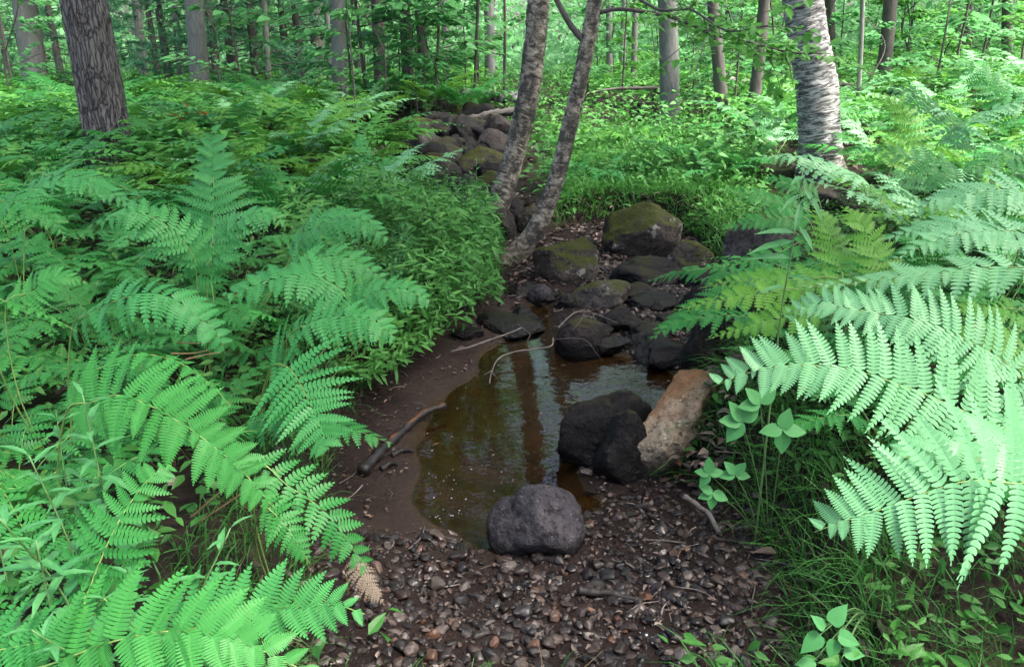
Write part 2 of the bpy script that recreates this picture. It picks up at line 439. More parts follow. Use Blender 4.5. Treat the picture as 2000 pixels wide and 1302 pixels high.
def ground_mat():
    m, nt, b, out = mat('forest_soil')
    pos = N(nt, 'NewGeometry').outputs['Position']
    chan = attr(nt, 'chan').outputs['Fac']; pool = attr(nt, 'pool').outputs['Fac']; wet = attr(nt, 'wet').outputs['Fac']
    n1 = noise(nt, pos, 3.0, 8, 0.62); n2 = noise(nt, pos, 28, 6, 0.65); n3 = noise(nt, pos, 110, 3, 0.6)
    floor = ramp(nt, n2, [(0.3, (0.005, 0.004, 0.003)), (0.55, (0.014, 0.010, 0.007)), (0.75, (0.034, 0.024, 0.017))])
    floor = mixc(nt, ramp(nt, n1, [(0.5, g3(0)), (0.68, g3(0.75))]), floor, (0.030, 0.050, 0.012))
    mud = ramp(nt, n1, [(0.3, (0.007, 0.0042, 0.0035)), (0.6, (0.016, 0.0095, 0.0080)), (0.8, (0.027, 0.0165, 0.014))])
    mud = mixc(nt, ramp(nt, n3, [(0.58, g3(0)), (0.72, g3(0.5))]), mud, (0.007, 0.005, 0.0045))
    mud = mixc(nt, math_(nt, 'MULTIPLY', wet, 0.75), mud, (0.007, 0.0048, 0.0045))
    mud = mixc(nt, math_(nt, 'MULTIPLY', attr(nt, 'silt').outputs['Fac'], 0.8), mud, mixc(nt, n1, (0.019, 0.0125, 0.0100), (0.042, 0.029, 0.024)))
    bed = ramp(nt, noise(nt, pos, 5, 6, 0.6), [(0.3, (0.013, 0.0090, 0.0036)), (0.5, (0.027, 0.0172, 0.0062)), (0.78, (0.050, 0.026, 0.0088))])
    c = mixc(nt, chan, floor, mud)
    c = mixc(nt, pool, c, bed)
    nt.links.new(c, b.inputs['Base Color'])
    nt.links.new(ramp(nt, math_(nt, 'MULTIPLY', chan, math_(nt, 'ADD', math_(nt, 'MULTIPLY', wet, 0.6), 0.4)), [(0, g3(0.9)), (1, g3(0.42))]), b.inputs['Roughness'])
    b.inputs['Specular IOR Level'].default_value = 0.15
    bump(nt, math_(nt, 'ADD', n2, math_(nt, 'MULTIPLY', n3, 0.5)), 0.6, 0.03, b)
    return m
M['ground'] = ground_mat()
def water_mat():
    m, nt, b, out = mat('stream_water')
    nt.nodes.remove(b)
    pos = N(nt, 'NewGeometry').outputs['Position']
    n1 = noise(nt, mapped(nt, pos, (1, 1.6, 1)), 9, 3, 0.5); n2 = noise(nt, pos, 45, 2, 0.5)
    bp = N(nt, 'Bump'); bp.inputs['Strength'].default_value = 0.06; bp.inputs['Distance'].default_value = 0.02
    nt.links.new(math_(nt, 'ADD', n1, math_(nt, 'MULTIPLY', n2, 0.12)), bp.inputs['Height'])
    sx = N(nt, 'SeparateXYZ'); nt.links.new(pos, sx.inputs[0])
    nt.links.new(ramp(nt, math_(nt, 'ADD', sx.outputs[0], math_(nt, 'MULTIPLY', noise(nt, pos, 2.5, 2), 0.3)), [(0.30, g3(0.06)), (0.62, g3(0.34))]), bp.inputs['Strength'])
    gl = N(nt, 'BsdfGlossy'); gl.inputs['Roughness'].default_value = 0.02
    gl.inputs[0].default_value = (1, 1, 1, 1)
    tr = N(nt, 'BsdfTransparent'); tr.inputs[0].default_value = (0.77, 0.66, 0.47, 1)
    fr = N(nt, 'Fresnel'); fr.inputs['IOR'].default_value = 1.33
    nt.links.new(bp.outputs[0], gl.inputs['Normal']); nt.links.new(bp.outputs[0], fr.inputs['Normal'])
    mx = N(nt, 'MixShader'); nt.links.new(fr.outputs[0], mx.inputs[0])
    nt.links.new(tr.outputs[0], mx.inputs[1]); nt.links.new(gl.outputs[0], mx.inputs[2])
    nt.links.new(mx.outputs[0], out.inputs[0])
    return m
M['water'] = water_mat()

# ------------------------------------------------------------------ terrain
CHAN = np.vstack([poly_px([(600, 1420), (612, 1150), (610, 1000), (640, 860), (730, 745), (865, 655), (965, 594), (982, 545), (972, 500)]),
                  [[-0.42, 6.2], [-0.75, 7.4], [-1.15, 8.6], [-1.45, 9.8], [-1.25, 10.6], [-0.4, 10.8], [-0.1, 10.2], [-0.25, 9.2], [-0.25, 8.0], [-0.15, 6.9]],
                  poly_px([(1045, 492), (1100, 470), (1190, 462), (1330, 480), (1420, 545), (1430, 620), (1420, 720), (1370, 830), (1340, 940), (1420, 1000), (1490, 1060), (1520, 1180), (1560, 1420)])])
POOL = poly_px([(1030, 600), (1010, 650), (930, 690), (935, 725), (870, 775), (815, 840), (790, 880), (822, 930), (800, 980), (850, 1040), (940, 1075), (1040, 1070), (1130, 1030), (1175, 985), (1150, 930), (1200, 880),
                (1300, 800), (1330, 740), (1290, 700), (1200, 690), (1090, 680), (1075, 620), (1060, 590)])
def fields(x, y):
    x = np.asarray(x, float); y = np.asarray(y, float)
    w = 0.05 * fbm(np.stack([x * 2.2, y * 2.2, x * 0], -1), 3, 3)
    return sdf(CHAN, x, y) + w, sdf(POOL, x, y) + 0.35 * w + 0.022 * fbm(np.stack([x * 7, y * 7, x * 0], -1), 23, 3)
def H(x, y):
    x = np.asarray(x, float); y = np.asarray(y, float)
    dc, dp = fields(x, y)
    p3 = np.stack([x, y, 0 * x], -1)
    up = 0.10 * np.clip(y - 5.6, 0, 6.0) + 0.012 * np.clip(y - 11.6, 0, 60)
    bed = 0.025 + 0.05 * sstep(0.0, 0.8, -dp) + 0.012 * fbm(p3 * 4, 5, 3) + up * 0.95
    bed = bed - 0.14 * sstep(0.0, 0.32, dp) - 0.03 * sstep(-0.03, 0.05, dp)
    bank = 0.30 + 0.10 * fbm(p3 * 0.7, 9, 3) + 0.03 * fbm(p3 * 3, 12, 2) + 0.45 * up
    bank = bank + 0.05 * np.clip(x - 2.0, 0, 25) * sstep(2, 8, y) + 0.10 * sstep(0.5, 1.5, x) * sstep(4, 1.5, y)
    t = sstep(0.02, -0.14, dc)
    return bed * (1 - t) + bank * t
def hz(x, y): return float(H(np.array([x]), np.array([y]))[0])
def PG(px, py):
    """where the ray through a pixel meets the ground"""
    d = ray(px, py); t = np.linspace(1.0, 40.0, 1600)
    q = np.array([0, 0, CAM_H]) + d * t[:, None]
    k = np.argmax(q[:, 2] < H(q[:, 0], q[:, 1]))
    return q[k]
def axis(lo, hi, a, b, fine, n):
    core = np.arange(a, b + 1e-6, fine)
    g1 = b + (hi - b) * (np.linspace(0, 1, n)[1:] ** 2.2); g0 = a - (a - lo) * (np.linspace(0, 1, n)[1:] ** 2.2)
    return np.concatenate([g0[::-1], core, g1])
gx = axis(-160, 160, -2.6, 2.6, 0.035, 46); gy = axis(-60, 220, 0.3, 8.5, 0.035, 52)
X, Y = np.meshgrid(gx, gy)
x, y = X.ravel(), Y.ravel()
dc, dp = fields(x, y)
nx, ny = len(gx), len(gy)
i = np.arange(ny - 1)[:, None] * nx; j = np.arange(nx - 1)[None]
F = np.stack([i + j, i + j + 1, i + j + 1 + nx, i + j + nx], -1).reshape(-1, 4)
g0 = g = link('ground', mesh('ground', np.stack([x, y, H(x, y)], 1), [(F, 0)], M['ground'], True,
         {'chan': sstep(-0.12, 0.05, dc) * sstep(9, 6.5, y), 'pool': sstep(-0.02, 0.03, dp), 'wet': np.maximum(sstep(-0.12, 0.0, dp) * sstep(-0.3, 0.2, x), sstep(0.2, 0.5, x) * sstep(3.0, 3.4, y) * sstep(5.2, 4.6, y)),  # second wet term paints shade into the mud behind the pool
          'silt': sstep(-0.34, -0.10, dp + 0.10 * fbm(np.stack([x * 4, y * 4, 0 * x], -1), 41, 3)) * sstep(0.25, -0.05, x) * sstep(1.75, 2.1, y)}))
tag(g, 'dark forest soil and muddy stream bed between the banks', 'ground', kind='structure')
wx, wy = np.meshgrid(np.linspace(-1.3, 1.6, 60), np.linspace(1.5, 5.4, 80))
i = np.arange(79)[:, None] * 60; j = np.arange(59)[None]
F = np.stack([i + j, i + j + 1, i + j + 61, i + j + 60], -1).reshape(-1, 4)
wv = np.stack([wx.ravel(), wy.ravel(), 0 * wx.ravel()], 1)
ok = (sdf(POOL, wv[:, 0], wv[:, 1]) > -0.25)
F = F[ok[F].all(1)]
w = link('water', mesh('water', wv, [(F, 0)], M['water'], True))
tag(w, 'shallow clear brown pool of still stream water', 'water', kind='structure')

# ------------------------------------------------------------------ rocks
def ico(sub):
    import bmesh
    bm = bmesh.new(); bmesh.ops.create_icosphere(bm, subdivisions=sub, radius=1)
    V = np.array([v.co[:] for v in bm.verts]); Fc = np.array([[v.index for v in f.verts] for f in bm.faces]); bm.free()
    return V, Fc
ICO = {s: ico(s) for s in (2, 3, 4, 5)}
def rock_verts(seed, sub=5, cuts=7, rough=0.10, flat=0.35):
    r = np.random.default_rng(seed)
    V, Fc = ICO[sub]; V = V.copy()
    for k in range(cuts):
        n = unit(r.normal(size=3) * [1, 1, 0.8]); d = r.uniform(0.55, 0.85)
        V = V - np.clip(V @ n - d, 0, None)[:, None] * n * 0.85
    q = unit(V)
    V = V * (1 + rough * 1.3 * fbm(q * 1.3 + seed, seed, 2) + rough * 0.5 * fbm(q * 4 + seed, seed + 3, 3) + rough * 0.22 * fbm(q * 11 + seed, seed + 5, 3))[:, None]
    V[:, 2] = np.where(V[:, 2] < -flat, -flat + (V[:, 2] + flat) * 0.3, V[:, 2])
    return V, Fc
ROCKS = []
def rock(box, mkey, label, seed, z=None, hs=1.0, dep=0.8, rz=None, tilt=(0, 0), rough=0.10, cuts=7, group=None, Y=None, name='boulder'):
    x0, y0, x1, y1 = box
    xc = (x0 + x1) / 2
    if Y is None:
        zz = 0.03 if z is None else z
        for _ in range(12):
            p = PZ(xc, y1, zz)
            if z is None: zz = 0.5 * zz + 0.5 * hz(p[0], p[1])
    else:
        p = PG(xc, y1)
    dist = p[1] * CP + (CAM_H - p[2]) * SP
    W = (x1 - x0) / FPX * dist; D = W * dep
    ang = math.atan2(CAM_H - p[2], p[1])
    Hh = max(0.35 * W, ((y1 - y0) / FPX * dist - D * 0.55 * math.sin(ang)) / math.cos(ang)) * hs
    V, Fc = rock_verts(seed, 5, cuts, rough)
    lo, hi = V.min(0), V.max(0)
    V = (V - (lo + hi) / 2) / (hi - lo) * [W, D, Hh * 1.25]
    o = link(name, mesh(name, V, [(Fc, 0)], M[mkey], True), None, (p[0], p[1] + D * 0.42, p[2] + Hh * 0.375), (tilt[0], tilt[1], rz if rz is not None else 0))
    tag(o, label, 'rock', group)
    ROCKS.append((p[0], p[1] + D * 0.42, max(W, D) / 2, o))
    return o
rock((948, 948, 1148, 1092), 'rock_grey', 'large rounded grey boulder at the near edge of the pool, by the gravel', 21, dep=0.75, hs=1.05, rough=0.09, cuts=6)
rock((1085, 752, 1290, 905), 'rock_dark', 'black wet boulder lying against the tan slab at the pool edge', 22, dep=0.6, rz=0.25, hs=0.95)
rock((1160, 806, 1275, 945), 'rock_dark', 'narrow dark upright stone wedged between the black boulder and the tan slab', 23, dep=0.8, hs=1.1)
rock((1084, 616, 1190, 702), 'rock_brown', 'smooth rounded brown boulder standing in the far end of the pool', 25, dep=0.8, cuts=4, rough=0.05)
rock((1110, 543, 1238, 602), 'rock_pale', 'low pale boulder with a tuft of moss behind the pool', 26, dep=0.65)
rock((1178, 390, 1345, 505), 'rock_moss', 'large moss-covered boulder below the grassy bank', 27, dep=0.7, hs=1.0, cuts=8)
rock((1040, 462, 1172, 552), 'rock_moss', 'blocky boulder with dark mossy sides beside the foot of the leaning birch', 28, dep=0.7, hs=1.0, cuts=9)
rock((925, 580, 1068, 665), 'rock_brown', 'flat wet slab under the left bank where the pool narrows', 29, dep=1.0, hs=0.5)
rock((880, 628, 945, 665), 'rock_dark', 'small dark stone under the overhanging weeds left of the flat wet slab', 41, hs=0.6)
rock((985, 545, 1040, 580), 'rock_dark', 'dark stone behind the flat wet slab below the birch foot', 42, hs=0.7)
rock((1028, 553, 1092, 597), 'rock_grey', 'small grey stone in front of the birch roots', 30)
rock((1085, 573, 1125, 602), 'rock_dark', 'small bluish dark stone left of the low pale boulder', 39)
rock((1172, 588, 1268, 652), 'rock_dark', 'dark domed stone right of the smooth rounded boulder', 31)
rock((1196, 632, 1335, 715), 'rock_dark', 'broad black stone in the shade beside the far pool', 32, hs=0.8)
rock((1328, 616, 1432, 722), 'rock_dark', 'tall dark boulder under the tips of the fern fronds', 33)
rock((1196, 498, 1350, 556), 'rock_dark', 'long dark stone below the large moss-covered boulder', 34, hs=0.7)
rock((1295, 466, 1412, 540), 'rock_moss', 'dark mossy stone at the foot of the grassy bank', 35)
rock((1230, 556, 1340, 606), 'rock_dark', 'flat black stone right of the low pale boulder', 36, hs=0.6)
rock((1330, 545, 1430, 625), 'rock_dark', 'black stone half hidden by yellowish fern tips', 37)
rock((1425, 405, 1570, 530), 'rock_pale', 'pale grey rock showing between the ferns of the right bank', 38, Y=5.0)
rock((1560, 335, 1760, 425), 'rock_brown', 'long brown rock lying behind the tall lance-leaved stem', 40, Y=5.6, hs=0.8)
UP = [((765, 225, 850, 300), 'rock_moss', 'tan mossy rock at the upper left of the rocky cascade', 51, 9.4), ((805, 258, 870, 330), 'rock_pale', 'pale pointed rock in the middle of the cascade', 52, 8.9),
      ((880, 283, 985, 346), 'rock_moss', 'rounded rock with a cap of moss left of the twin birches', 53, 8.6), ((868, 222, 940, 285), 'rock_dark', 'black block at the top of the rocky cascade', 54, 10.4),
      ((925, 222, 1005, 290), 'rock_brown', 'brown block under the bleached log', 55, 10.2), ((800, 300, 885, 372), 'rock_brown', 'grey-brown humped rock low in the cascade', 56, 8.0),
      ((745, 290, 812, 350), 'rock_dark', 'black rock beside the ferns at the cascade edge', 57, 8.4), ((860, 262, 900, 300), 'rock_dark', 'small black rock in the cascade gap', 58, 9.4),
      ((905, 332, 985, 384), 'rock_moss', 'mossy rock just left of the thicker birch trunk', 59, 7.6), ((760, 340, 850, 392), 'rock_dark', 'dark wet rock at the foot of the cascade', 60, 7.3),
      ((890, 378, 950, 418), 'rock_brown', 'reddish brown stone in the upper stream bed', 61, 7.0), ((955, 405, 1010, 470), 'rock_brown', 'brown stone between the two birch trunks', 62, 6.3),
      ((1010, 400, 1060, 450), 'rock_moss', 'mossy stone behind the slimmer birch trunk', 63, 6.5), ((830, 390, 905, 425), 'rock_dark', 'low dark stone in the upper stream bed', 64, 6.8),
      ((1222, 196, 1290, 240), 'rock_brown', 'brown rock at the foot of the pale grey trunk', 65, 11.5)]
for b_, mk, lb, sd, Yd in UP:
    rock(b_, mk, lb, sd, Y=Yd)
# the tan slab: a sloping block, flat pale top, undercut front with its shade put into the colour
def slab():
    import bmesh
    top = [PZ(1328, 727, 0.34), PZ(1402, 733, 0.37), PZ(1362, 792, 0.30), PZ(1296, 876, 0.175), PZ(1232, 866, 0.165)]
    c = np.mean(top, 0)
    bot = [c + (t - c) * np.array(k) for t, k in zip(top, [(0.8, 0.9, 1), (0.9, 0.8, 1), (0.7, 0.95, 1), (0.85, 0.7, 1), (0.75, 0.85, 1)])]
    bm = bmesh.new()
    a = [bm.verts.new(t) for t in top]; b2 = [bm.verts.new((t[0], t[1], -0.05)) for t in bot]
    bm.faces.new(a[::-1]); bm.faces.new(b2)
    for i in range(5): bm.faces.new((a[i], a[(i + 1) % 5], b2[(i + 1) % 5], b2[i]))
    bmesh.ops.recalc_face_normals(bm, faces=bm.faces)
    bmesh.ops.bevel(bm, geom=bm.edges[:], offset=0.006, segments=1, affect='EDGES')
    bmesh.ops.triangulate(bm, faces=bm.faces)
    for k in range(5):
        bmesh.ops.subdivide_edges(bm, edges=[e for e in bm.edges if e.calc_length() > 0.014], cuts=1, use_grid_fill=False)
        bmesh.ops.triangulate(bm, faces=bm.faces)
    V = np.array([v.co[:] for v in bm.verts]); Fc = np.array([[v.index for v in f.verts] for f in bm.faces]); bm.normal_update()
    nn = np.array([v.normal[:] for v in bm.verts]); bm.free()
    V = V + nn * (0.013 * fbm(V * 6, 4, 2) + 0.016 * np.abs(fbm(V * 11, 14, 2)) + 0.005 * fbm(V * 42, 8, 3))[:, None]
    o = link('boulder', mesh('boulder', V - c, [(Fc, 0)], M['rock_tan'], True), None, tuple(c))
    tag(o, 'leaning tan slab with a rusty orange upper end beside the black boulder', 'rock')
slab()
r_ = random.Random(5); k = 0
while k < 46:
    px, py = r_.uniform(745, 1010), r_.uniform(232, 440)
    q = PG(px, py)
    if float(fields(q[:1], q[1:2])[0][0]) < -0.05 or q[1] < 6.2: continue
    s_ = r_.uniform(0.10, 0.30); k += 1
    V, Fc = rock_verts(800 + k, 4, 10, 0.15)
    o = link('boulder', mesh('boulder', V * [s_, s_ * 0.8, s_ * 0.75], [(Fc, 0)], M[r_.choice(['rock_dark', 'rock_dark', 'rock_dark', 'rock_brown'])], True), None, (q[0], q[1], q[2] + s_ * 0.25), (0, 0, r_.uniform(0, 6)))
    tag(o, 'dark stone among the jumbled stones of the rocky cascade', 'rock', 'stones of the cascade')

k = 0
while k < 30:
    px, py = r_.uniform(1020, 1430), r_.uniform(485, 735)
    q = PG(px, py); f_ = fields(q[:1], q[1:2])
    if float(f_[0][0]) < -0.08 or float(f_[1][0]) > 0.02 or (px < 1120 and py < 560): continue
    s_ = r_.uniform(0.035, 0.13); k += 1
    V, Fc = rock_verts(900 + k, 4, 10, 0.14)
    o = link('boulder', mesh('boulder', V * [s_, s_ * 0.8, s_ * 0.6], [(Fc, 0)], M['rock_dark'], True), None, (q[0], q[1], q[2] + s_ * 0.2), (0, 0, r_.uniform(0, 6)))
    tag(o, 'black wet stone among the jumbled stones in the shade behind the pool', 'rock', 'stones behind the pool')

# ------------------------------------------------------------------ gravel and pebbles
def stones(n, xy, size, seed, sub=2):
    r = np.random.default_rng(seed)
    base = [rock_verts(seed + k, sub, 9, 0.20, 2.0)[0] for k in range(24)]
    Fc = ICO[sub][1]; nv = len(base[0])
    S = size[:, None] * r.uniform(0.5, 1.25, (n, 3)) * [1, 1, 0.5]
    a = r.uniform(0, 2 * math.pi, n); tx = r.normal(0, 0.35, n)
    pick = r.integers(0, 24, n)
    Vb = np.array(base)[pick] * S[:, None, :]
    c, s = np.cos(tx)[:, None], np.sin(tx)[:, None]
    Vb = np.stack([Vb[..., 0], Vb[..., 1] * c - Vb[..., 2] * s, Vb[..., 1] * s + Vb[..., 2] * c], -1)
    c, s = np.cos(a)[:, None], np.sin(a)[:, None]
    Vb = np.stack([Vb[..., 0] * c - Vb[..., 1] * s, Vb[..., 0] * s + Vb[..., 1] * c, Vb[..., 2]], -1)
    z = H(xy[:, 0], xy[:, 1]) + S[:, 2] * r.uniform(0.0, 0.6, n)
    Vb = Vb + np.stack([xy[:, 0], xy[:, 1], z], 1)[:, None]
    Fa = (Fc[None] + (np.arange(n) * nv)[:, None, None]).reshape(-1, 3)
    return Vb.reshape(-1, 3), [(Fa, 0)], {'tint': np.repeat(r.uniform(0, 1, n), nv)}
def in_view(x, y, z=0.2, m=80):
    d = np.stack([x, y, np.broadcast_to(z, np.shape(x)) - CAM_H], -1)
    f = d[..., 1] * CP - d[..., 2] * SP
    u = d[..., 1] * SP + d[..., 2] * CP
    px, py = 1000 + FPX * d[..., 0] / f, 651 - FPX * u / f
    return (f > 0.1) & (px > -m) & (px < 2000 + m) & (py > -m) & (py < 1302 + m), px, py
def scatter(n, x0, x1, y0, y1, cond):
    r = rng
    out = []; got = 0
    while got < n:
        x = r.uniform(x0, x1, n * 2); y = r.uniform(y0, y1, n * 2)
        k = cond(x, y); q = np.stack([x[k], y[k]], 1); out.append(q); got += len(q)
    return np.vstack(out)[:n]
def gravel_ok(x, y):
    dc, dp = fields(x, y); v, px, py = in_view(x, y, 0.03, 40)
    shore = sstep(0.08, -0.10, dp)
    left = sstep(640, 760, px + (py - 1050) * 0.5)
    dens = shore * np.where(py > 1040, 1.0, np.where(px > 1130, 0.9, 0.15 * left)) * np.where((py < 1040) & (px < 900), 0.1, 1)
    return (dc > -0.05) & v & (rng.uniform(0, 1, x.shape) < dens)
xy = scatter(11000, -1.3, 1.3, 1.35, 5.6, gravel_ok)
sz = 0.0035 + 0.021 * rng.uniform(0, 1, 11000) ** 3.0
g = link('gravel', mesh('gravel', *(lambda t: (t[0], t[1], M['gravel'], False, t[2]))(stones(11000, xy, sz, 300))))
tag(g, 'small brown and grey gravel of the stream bar', 'gravel', kind='stuff')
peb_meshes = []
for k in range(9):
    V, Fc = rock_verts(500 + k, 3, 12, 0.18, 2.0)
    peb_meshes.append(mesh('pebble', V * [1, 0.78, 0.55], [(Fc, 0)], M['pebble'], True))
def place_pebble(px, py, w, k, label, group=None, zs=1.0):
    p = PZ(px, py, 0.07); p = PZ(px, py, hz(p[0], p[1]))
    s = w / FPX * (p[1] * CP + CAM_H * SP) / 2
    o = link('pebble', peb_meshes[k % 9], None, (p[0], p[1], hz(p[0], p[1]) + s * 0.38), (random.uniform(-.3, .3), random.uniform(-.3, .3), random.uniform(0, 6.28)), (s, s, s * zs))
    tag(o, label, 'pebble', group); return o
for px, py, w, lb in [(1190, 1128, 40, 'smooth blue-grey pebble right of the middle of the gravel bar'), (1168, 1108, 34, 'grey stone touching the blue-grey pebble'), (898, 1092, 46, 'flat reddish stone left of the large grey boulder'),
                      (1018, 1116, 36, 'dark upright stone with a pale cap in front of the large grey boulder'), (1020, 1200, 44, 'pale broken stone in the middle of the gravel'), (1210, 1275, 40, 'dark rounded stone at the bottom edge of the gravel'),
                      (1420, 1222, 48, 'tan flat stone at the right of the gravel under the overhanging grass'), (1015, 1035, 26, 'pale wet chip at the foot of the large grey boulder'), (1290, 1112, 30, 'brown round pebble on bare wet gravel right of the boulder'),
                      (955, 1285, 46, 'large reddish brown stone at the bottom edge of the gravel'), (1115, 1112, 26, 'shiny flat wet stone in the trickle below the boulder')]:
    place_pebble(px, py, w, random.randrange(9), lb)
n = 0
while n < 240:
    px, py = random.uniform(690, 1520), random.uniform(1085, 1300)
    if px < 700 + (1302 - py) * 0.35: continue
    p = PZ(px, py, 0.06)
    dcp = fields(np.array([p[0]]), np.array([p[1]]))
    if dcp[0][0] < 0.02 or dcp[1][0] > -0.03: continue
    w_ = random.choice([14, 16, 18, 20, 22, 26, 30, 38])
    place_pebble(px, py, w_, random.randrange(9), 'rounded pebble among many alike on the gravel bar', 'pebbles on the gravel bar')
    n += 1

# ------------------------------------------------------------------ leaf shapes
def leaves(C, D, Nn, L, W, fold=0.15, shape='ovate', tint=None, droop=0.15):
    """C centres of leaf bases, D directions, Nn normals -> one patch of leaves (two half blades folded on the midrib)"""
    n = len(C)
    D = unit(D); S = unit(np.cross(D, Nn)); Nn = np.cross(S, D)
    L = np.broadcast_to(L, (n,))[:, None]; W = np.broadcast_to(W, (n,))[:, None]
    prof = {'ovate': [(0.0, 0.06), (0.28, 0.5), (0.62, 0.40), (1.0, 0.0)], 'lance': [(0.0, 0.05), (0.25, 0.42), (0.6, 0.40), (1.0, 0.0)],
            'broad': [(0.0, 0.04), (0.07, 0.26), (0.18, 0.43), (0.34, 0.50), (0.52, 0.46), (0.70, 0.33), (0.85, 0.17), (1.0, 0.0)],
            'heart': [(-0.02, 0.10), (-0.05, 0.30), (0.06, 0.46), (0.22, 0.52), (0.42, 0.47), (0.62, 0.33), (0.82, 0.15), (1.0, 0.0)]}[shape]
    K = len(prof); P_ = []
    for t, w in prof: P_.append(C + D * L * t - Nn * (droop * L * t * abs(t)))
    V = list(P_)
    for sgn in (1, -1):
        for k in range(1, K - 1):
            V.append(P_[k] + sgn * S * W * prof[k][1] + Nn * W * fold * prof[k][1] * 2)
    nv = len(V); V = np.stack(V, 1).reshape(-1, 3)
    o = (np.arange(n) * nv)[:, None]; A, B = K, K + K - 2
    F3 = np.concatenate([o + [0, A, 1], o + [0, 1, B], o + [K - 2, A + K - 3, K - 1], o + [K - 2, K - 1, B + K - 3]])
    F4 = np.concatenate([x for k in range(1, K - 2) for x in (o + [k, A + k - 1, A + k, k + 1], o + [k, k + 1, B + k, B + k - 1])])
    t = rng.uniform(0, 1, n) if tint is None else np.broadcast_to(tint, (n,))
    return V, [(F3, 0), (F4, 0)], {'tint': np.repeat(t, nv)}

# ------------------------------------------------------------------ ferns
def frond(curve, W, up=(0, -0.3, 1.0), pairs=22, lobes=11, droop=0.25, vee=0.12, seed=0, ang=(78, 52), shape=0.85, wfac=0.9, blunt=False, twist=0.0):
    """blade of one twice-divided frond along CURVE (base to tip); lobes=0 gives plain leaflets. Returns (V, faces)."""
    r = np.random.default_rng(seed)
    curve = np.asarray(curve, float)
    c = catmull(curve, 64) if len(curve) > 2 else np.linspace(curve[0], curve[1], 64)
    Ln = np.linalg.norm(np.diff(c, axis=0), axis=1).sum()
    T = unit(np.gradient(c, axis=0))
    up = unit(np.array(up, float))
    S = unit(np.cross(T, up)); 
    t = (np.arange(pairs) + 0.3) / pairs
    t = 0.015 + 0.975 * t ** 0.92
    def at(A, tt): return np.stack([np.interp(tt * 63, np.arange(64), A[:, k]) for k in range(3)], -1)
    prof = (1 - t) ** shape * (0.62 + 0.38 * sstep(0, 0.28, t)); prof = prof / prof.max() * 0.98 + 0.02
    Vs = []
    for side in (1, -1):
        tt = np.clip(t + side * 0.25 / pairs + r.normal(0, 0.08 / pairs, pairs), 0, 1)
        B = at(c, tt); Tt = unit(at(T, tt)); Sp = unit(at(S, tt)) * side; Nm = unit(np.cross(Sp, Tt) * -side)
        Nm = np.where((Nm @ up)[:, None] < 0, -Nm, Nm)
        L = W * prof * r.uniform(0.86, 1.07, pairs) * np.where(r.uniform(0, 1, pairs) < 0.05, r.uniform(0.35, 0.8, pairs), 1)
        a = np.radians(ang[0] + (ang[1] - ang[0]) * t + r.normal(0, 5, pairs))
        Dd = unit(Tt * np.cos(a)[:, None] + Sp * np.sin(a)[:, None] + Nm * (0.06 + r.normal(0, 0.11, pairs))[:, None])
        E = unit(np.cross(Nm + Tt * r.normal(0, 0.16, pairs)[:, None], Dd)); 
        dr = droop * r.uniform(0.4, 1.7, pairs)
        sp = Ln / pairs
        w = np.minimum(sp * 0.62 * wfac, L * 0.30) * (1 if lobes else 1.0)
        if lobes == 0:
            sk = np.array([0.0, 0.12, 0.5, 1.0, 0.5, 0.12]); qk = np.array([0.0, 0.8, 0.75, 0, -0.75, -0.8])
            s_ = np.broadcast_to(sk, (pairs, 6)); q_ = qk[None] * w[:, None]
        else:
            k = np.arange(lobes)[:, None]; d = 1.0 / lobes
            e = np.clip((1 - (k + 0.5) * d) * 1.7, 0, 1) ** 0.75 if not blunt else np.clip((1 - (k + 0.5) * d) * 3, 0, 1) ** 0.6
            ls = np.array([0.02, 0.04, 0.36, 0.74, 0.84, 0.98]); lq = np.array([0.0, 0.66, 1.0, 0.90, 0.34, 0.0])
            sl = (k + ls[None] ) * d + lq[None] * d * 0.42
            sl = np.minimum(sl, 1.0)
            ql = e * lq[None]
            s1 = np.stack([sl, sl], 1).reshape(-1); q1 = np.stack([ql, -ql], 1).reshape(-1)
            s_ = np.broadcast_to(s1, (pairs, len(s1))); q_ = q1[None] * w[:, None] * np.where(s_ > 0.9, 0.7, 1)
        L_ = L[:, None, None]; s3 = s_[..., None]; q3 = q_[..., None]
        V = B[:, None] + Dd[:, None] * s3 * L_ - Nm[:, None] * (dr[:, None, None] * s3 ** 2 * L_) + Tt[:, None] * (0.10 * s3 ** 2 * L_) + E[:, None] * q3 + Nm[:, None] * (np.abs(q3) * vee)
        Vs.append(V.reshape(-1, 3))
    V = np.vstack(Vs)
    F = np.arange(len(V)).reshape(-1, 6)
    return V, [(F, 0)], {}
def rachis(curve, r0=0.0028, seg=5, n=26):
    c = catmull(curve, n) if len(curve) > 2 else np.linspace(curve[0], curve[1], n)
    return tube(c, np.linspace(r0, r0 * 0.25, n), seg)
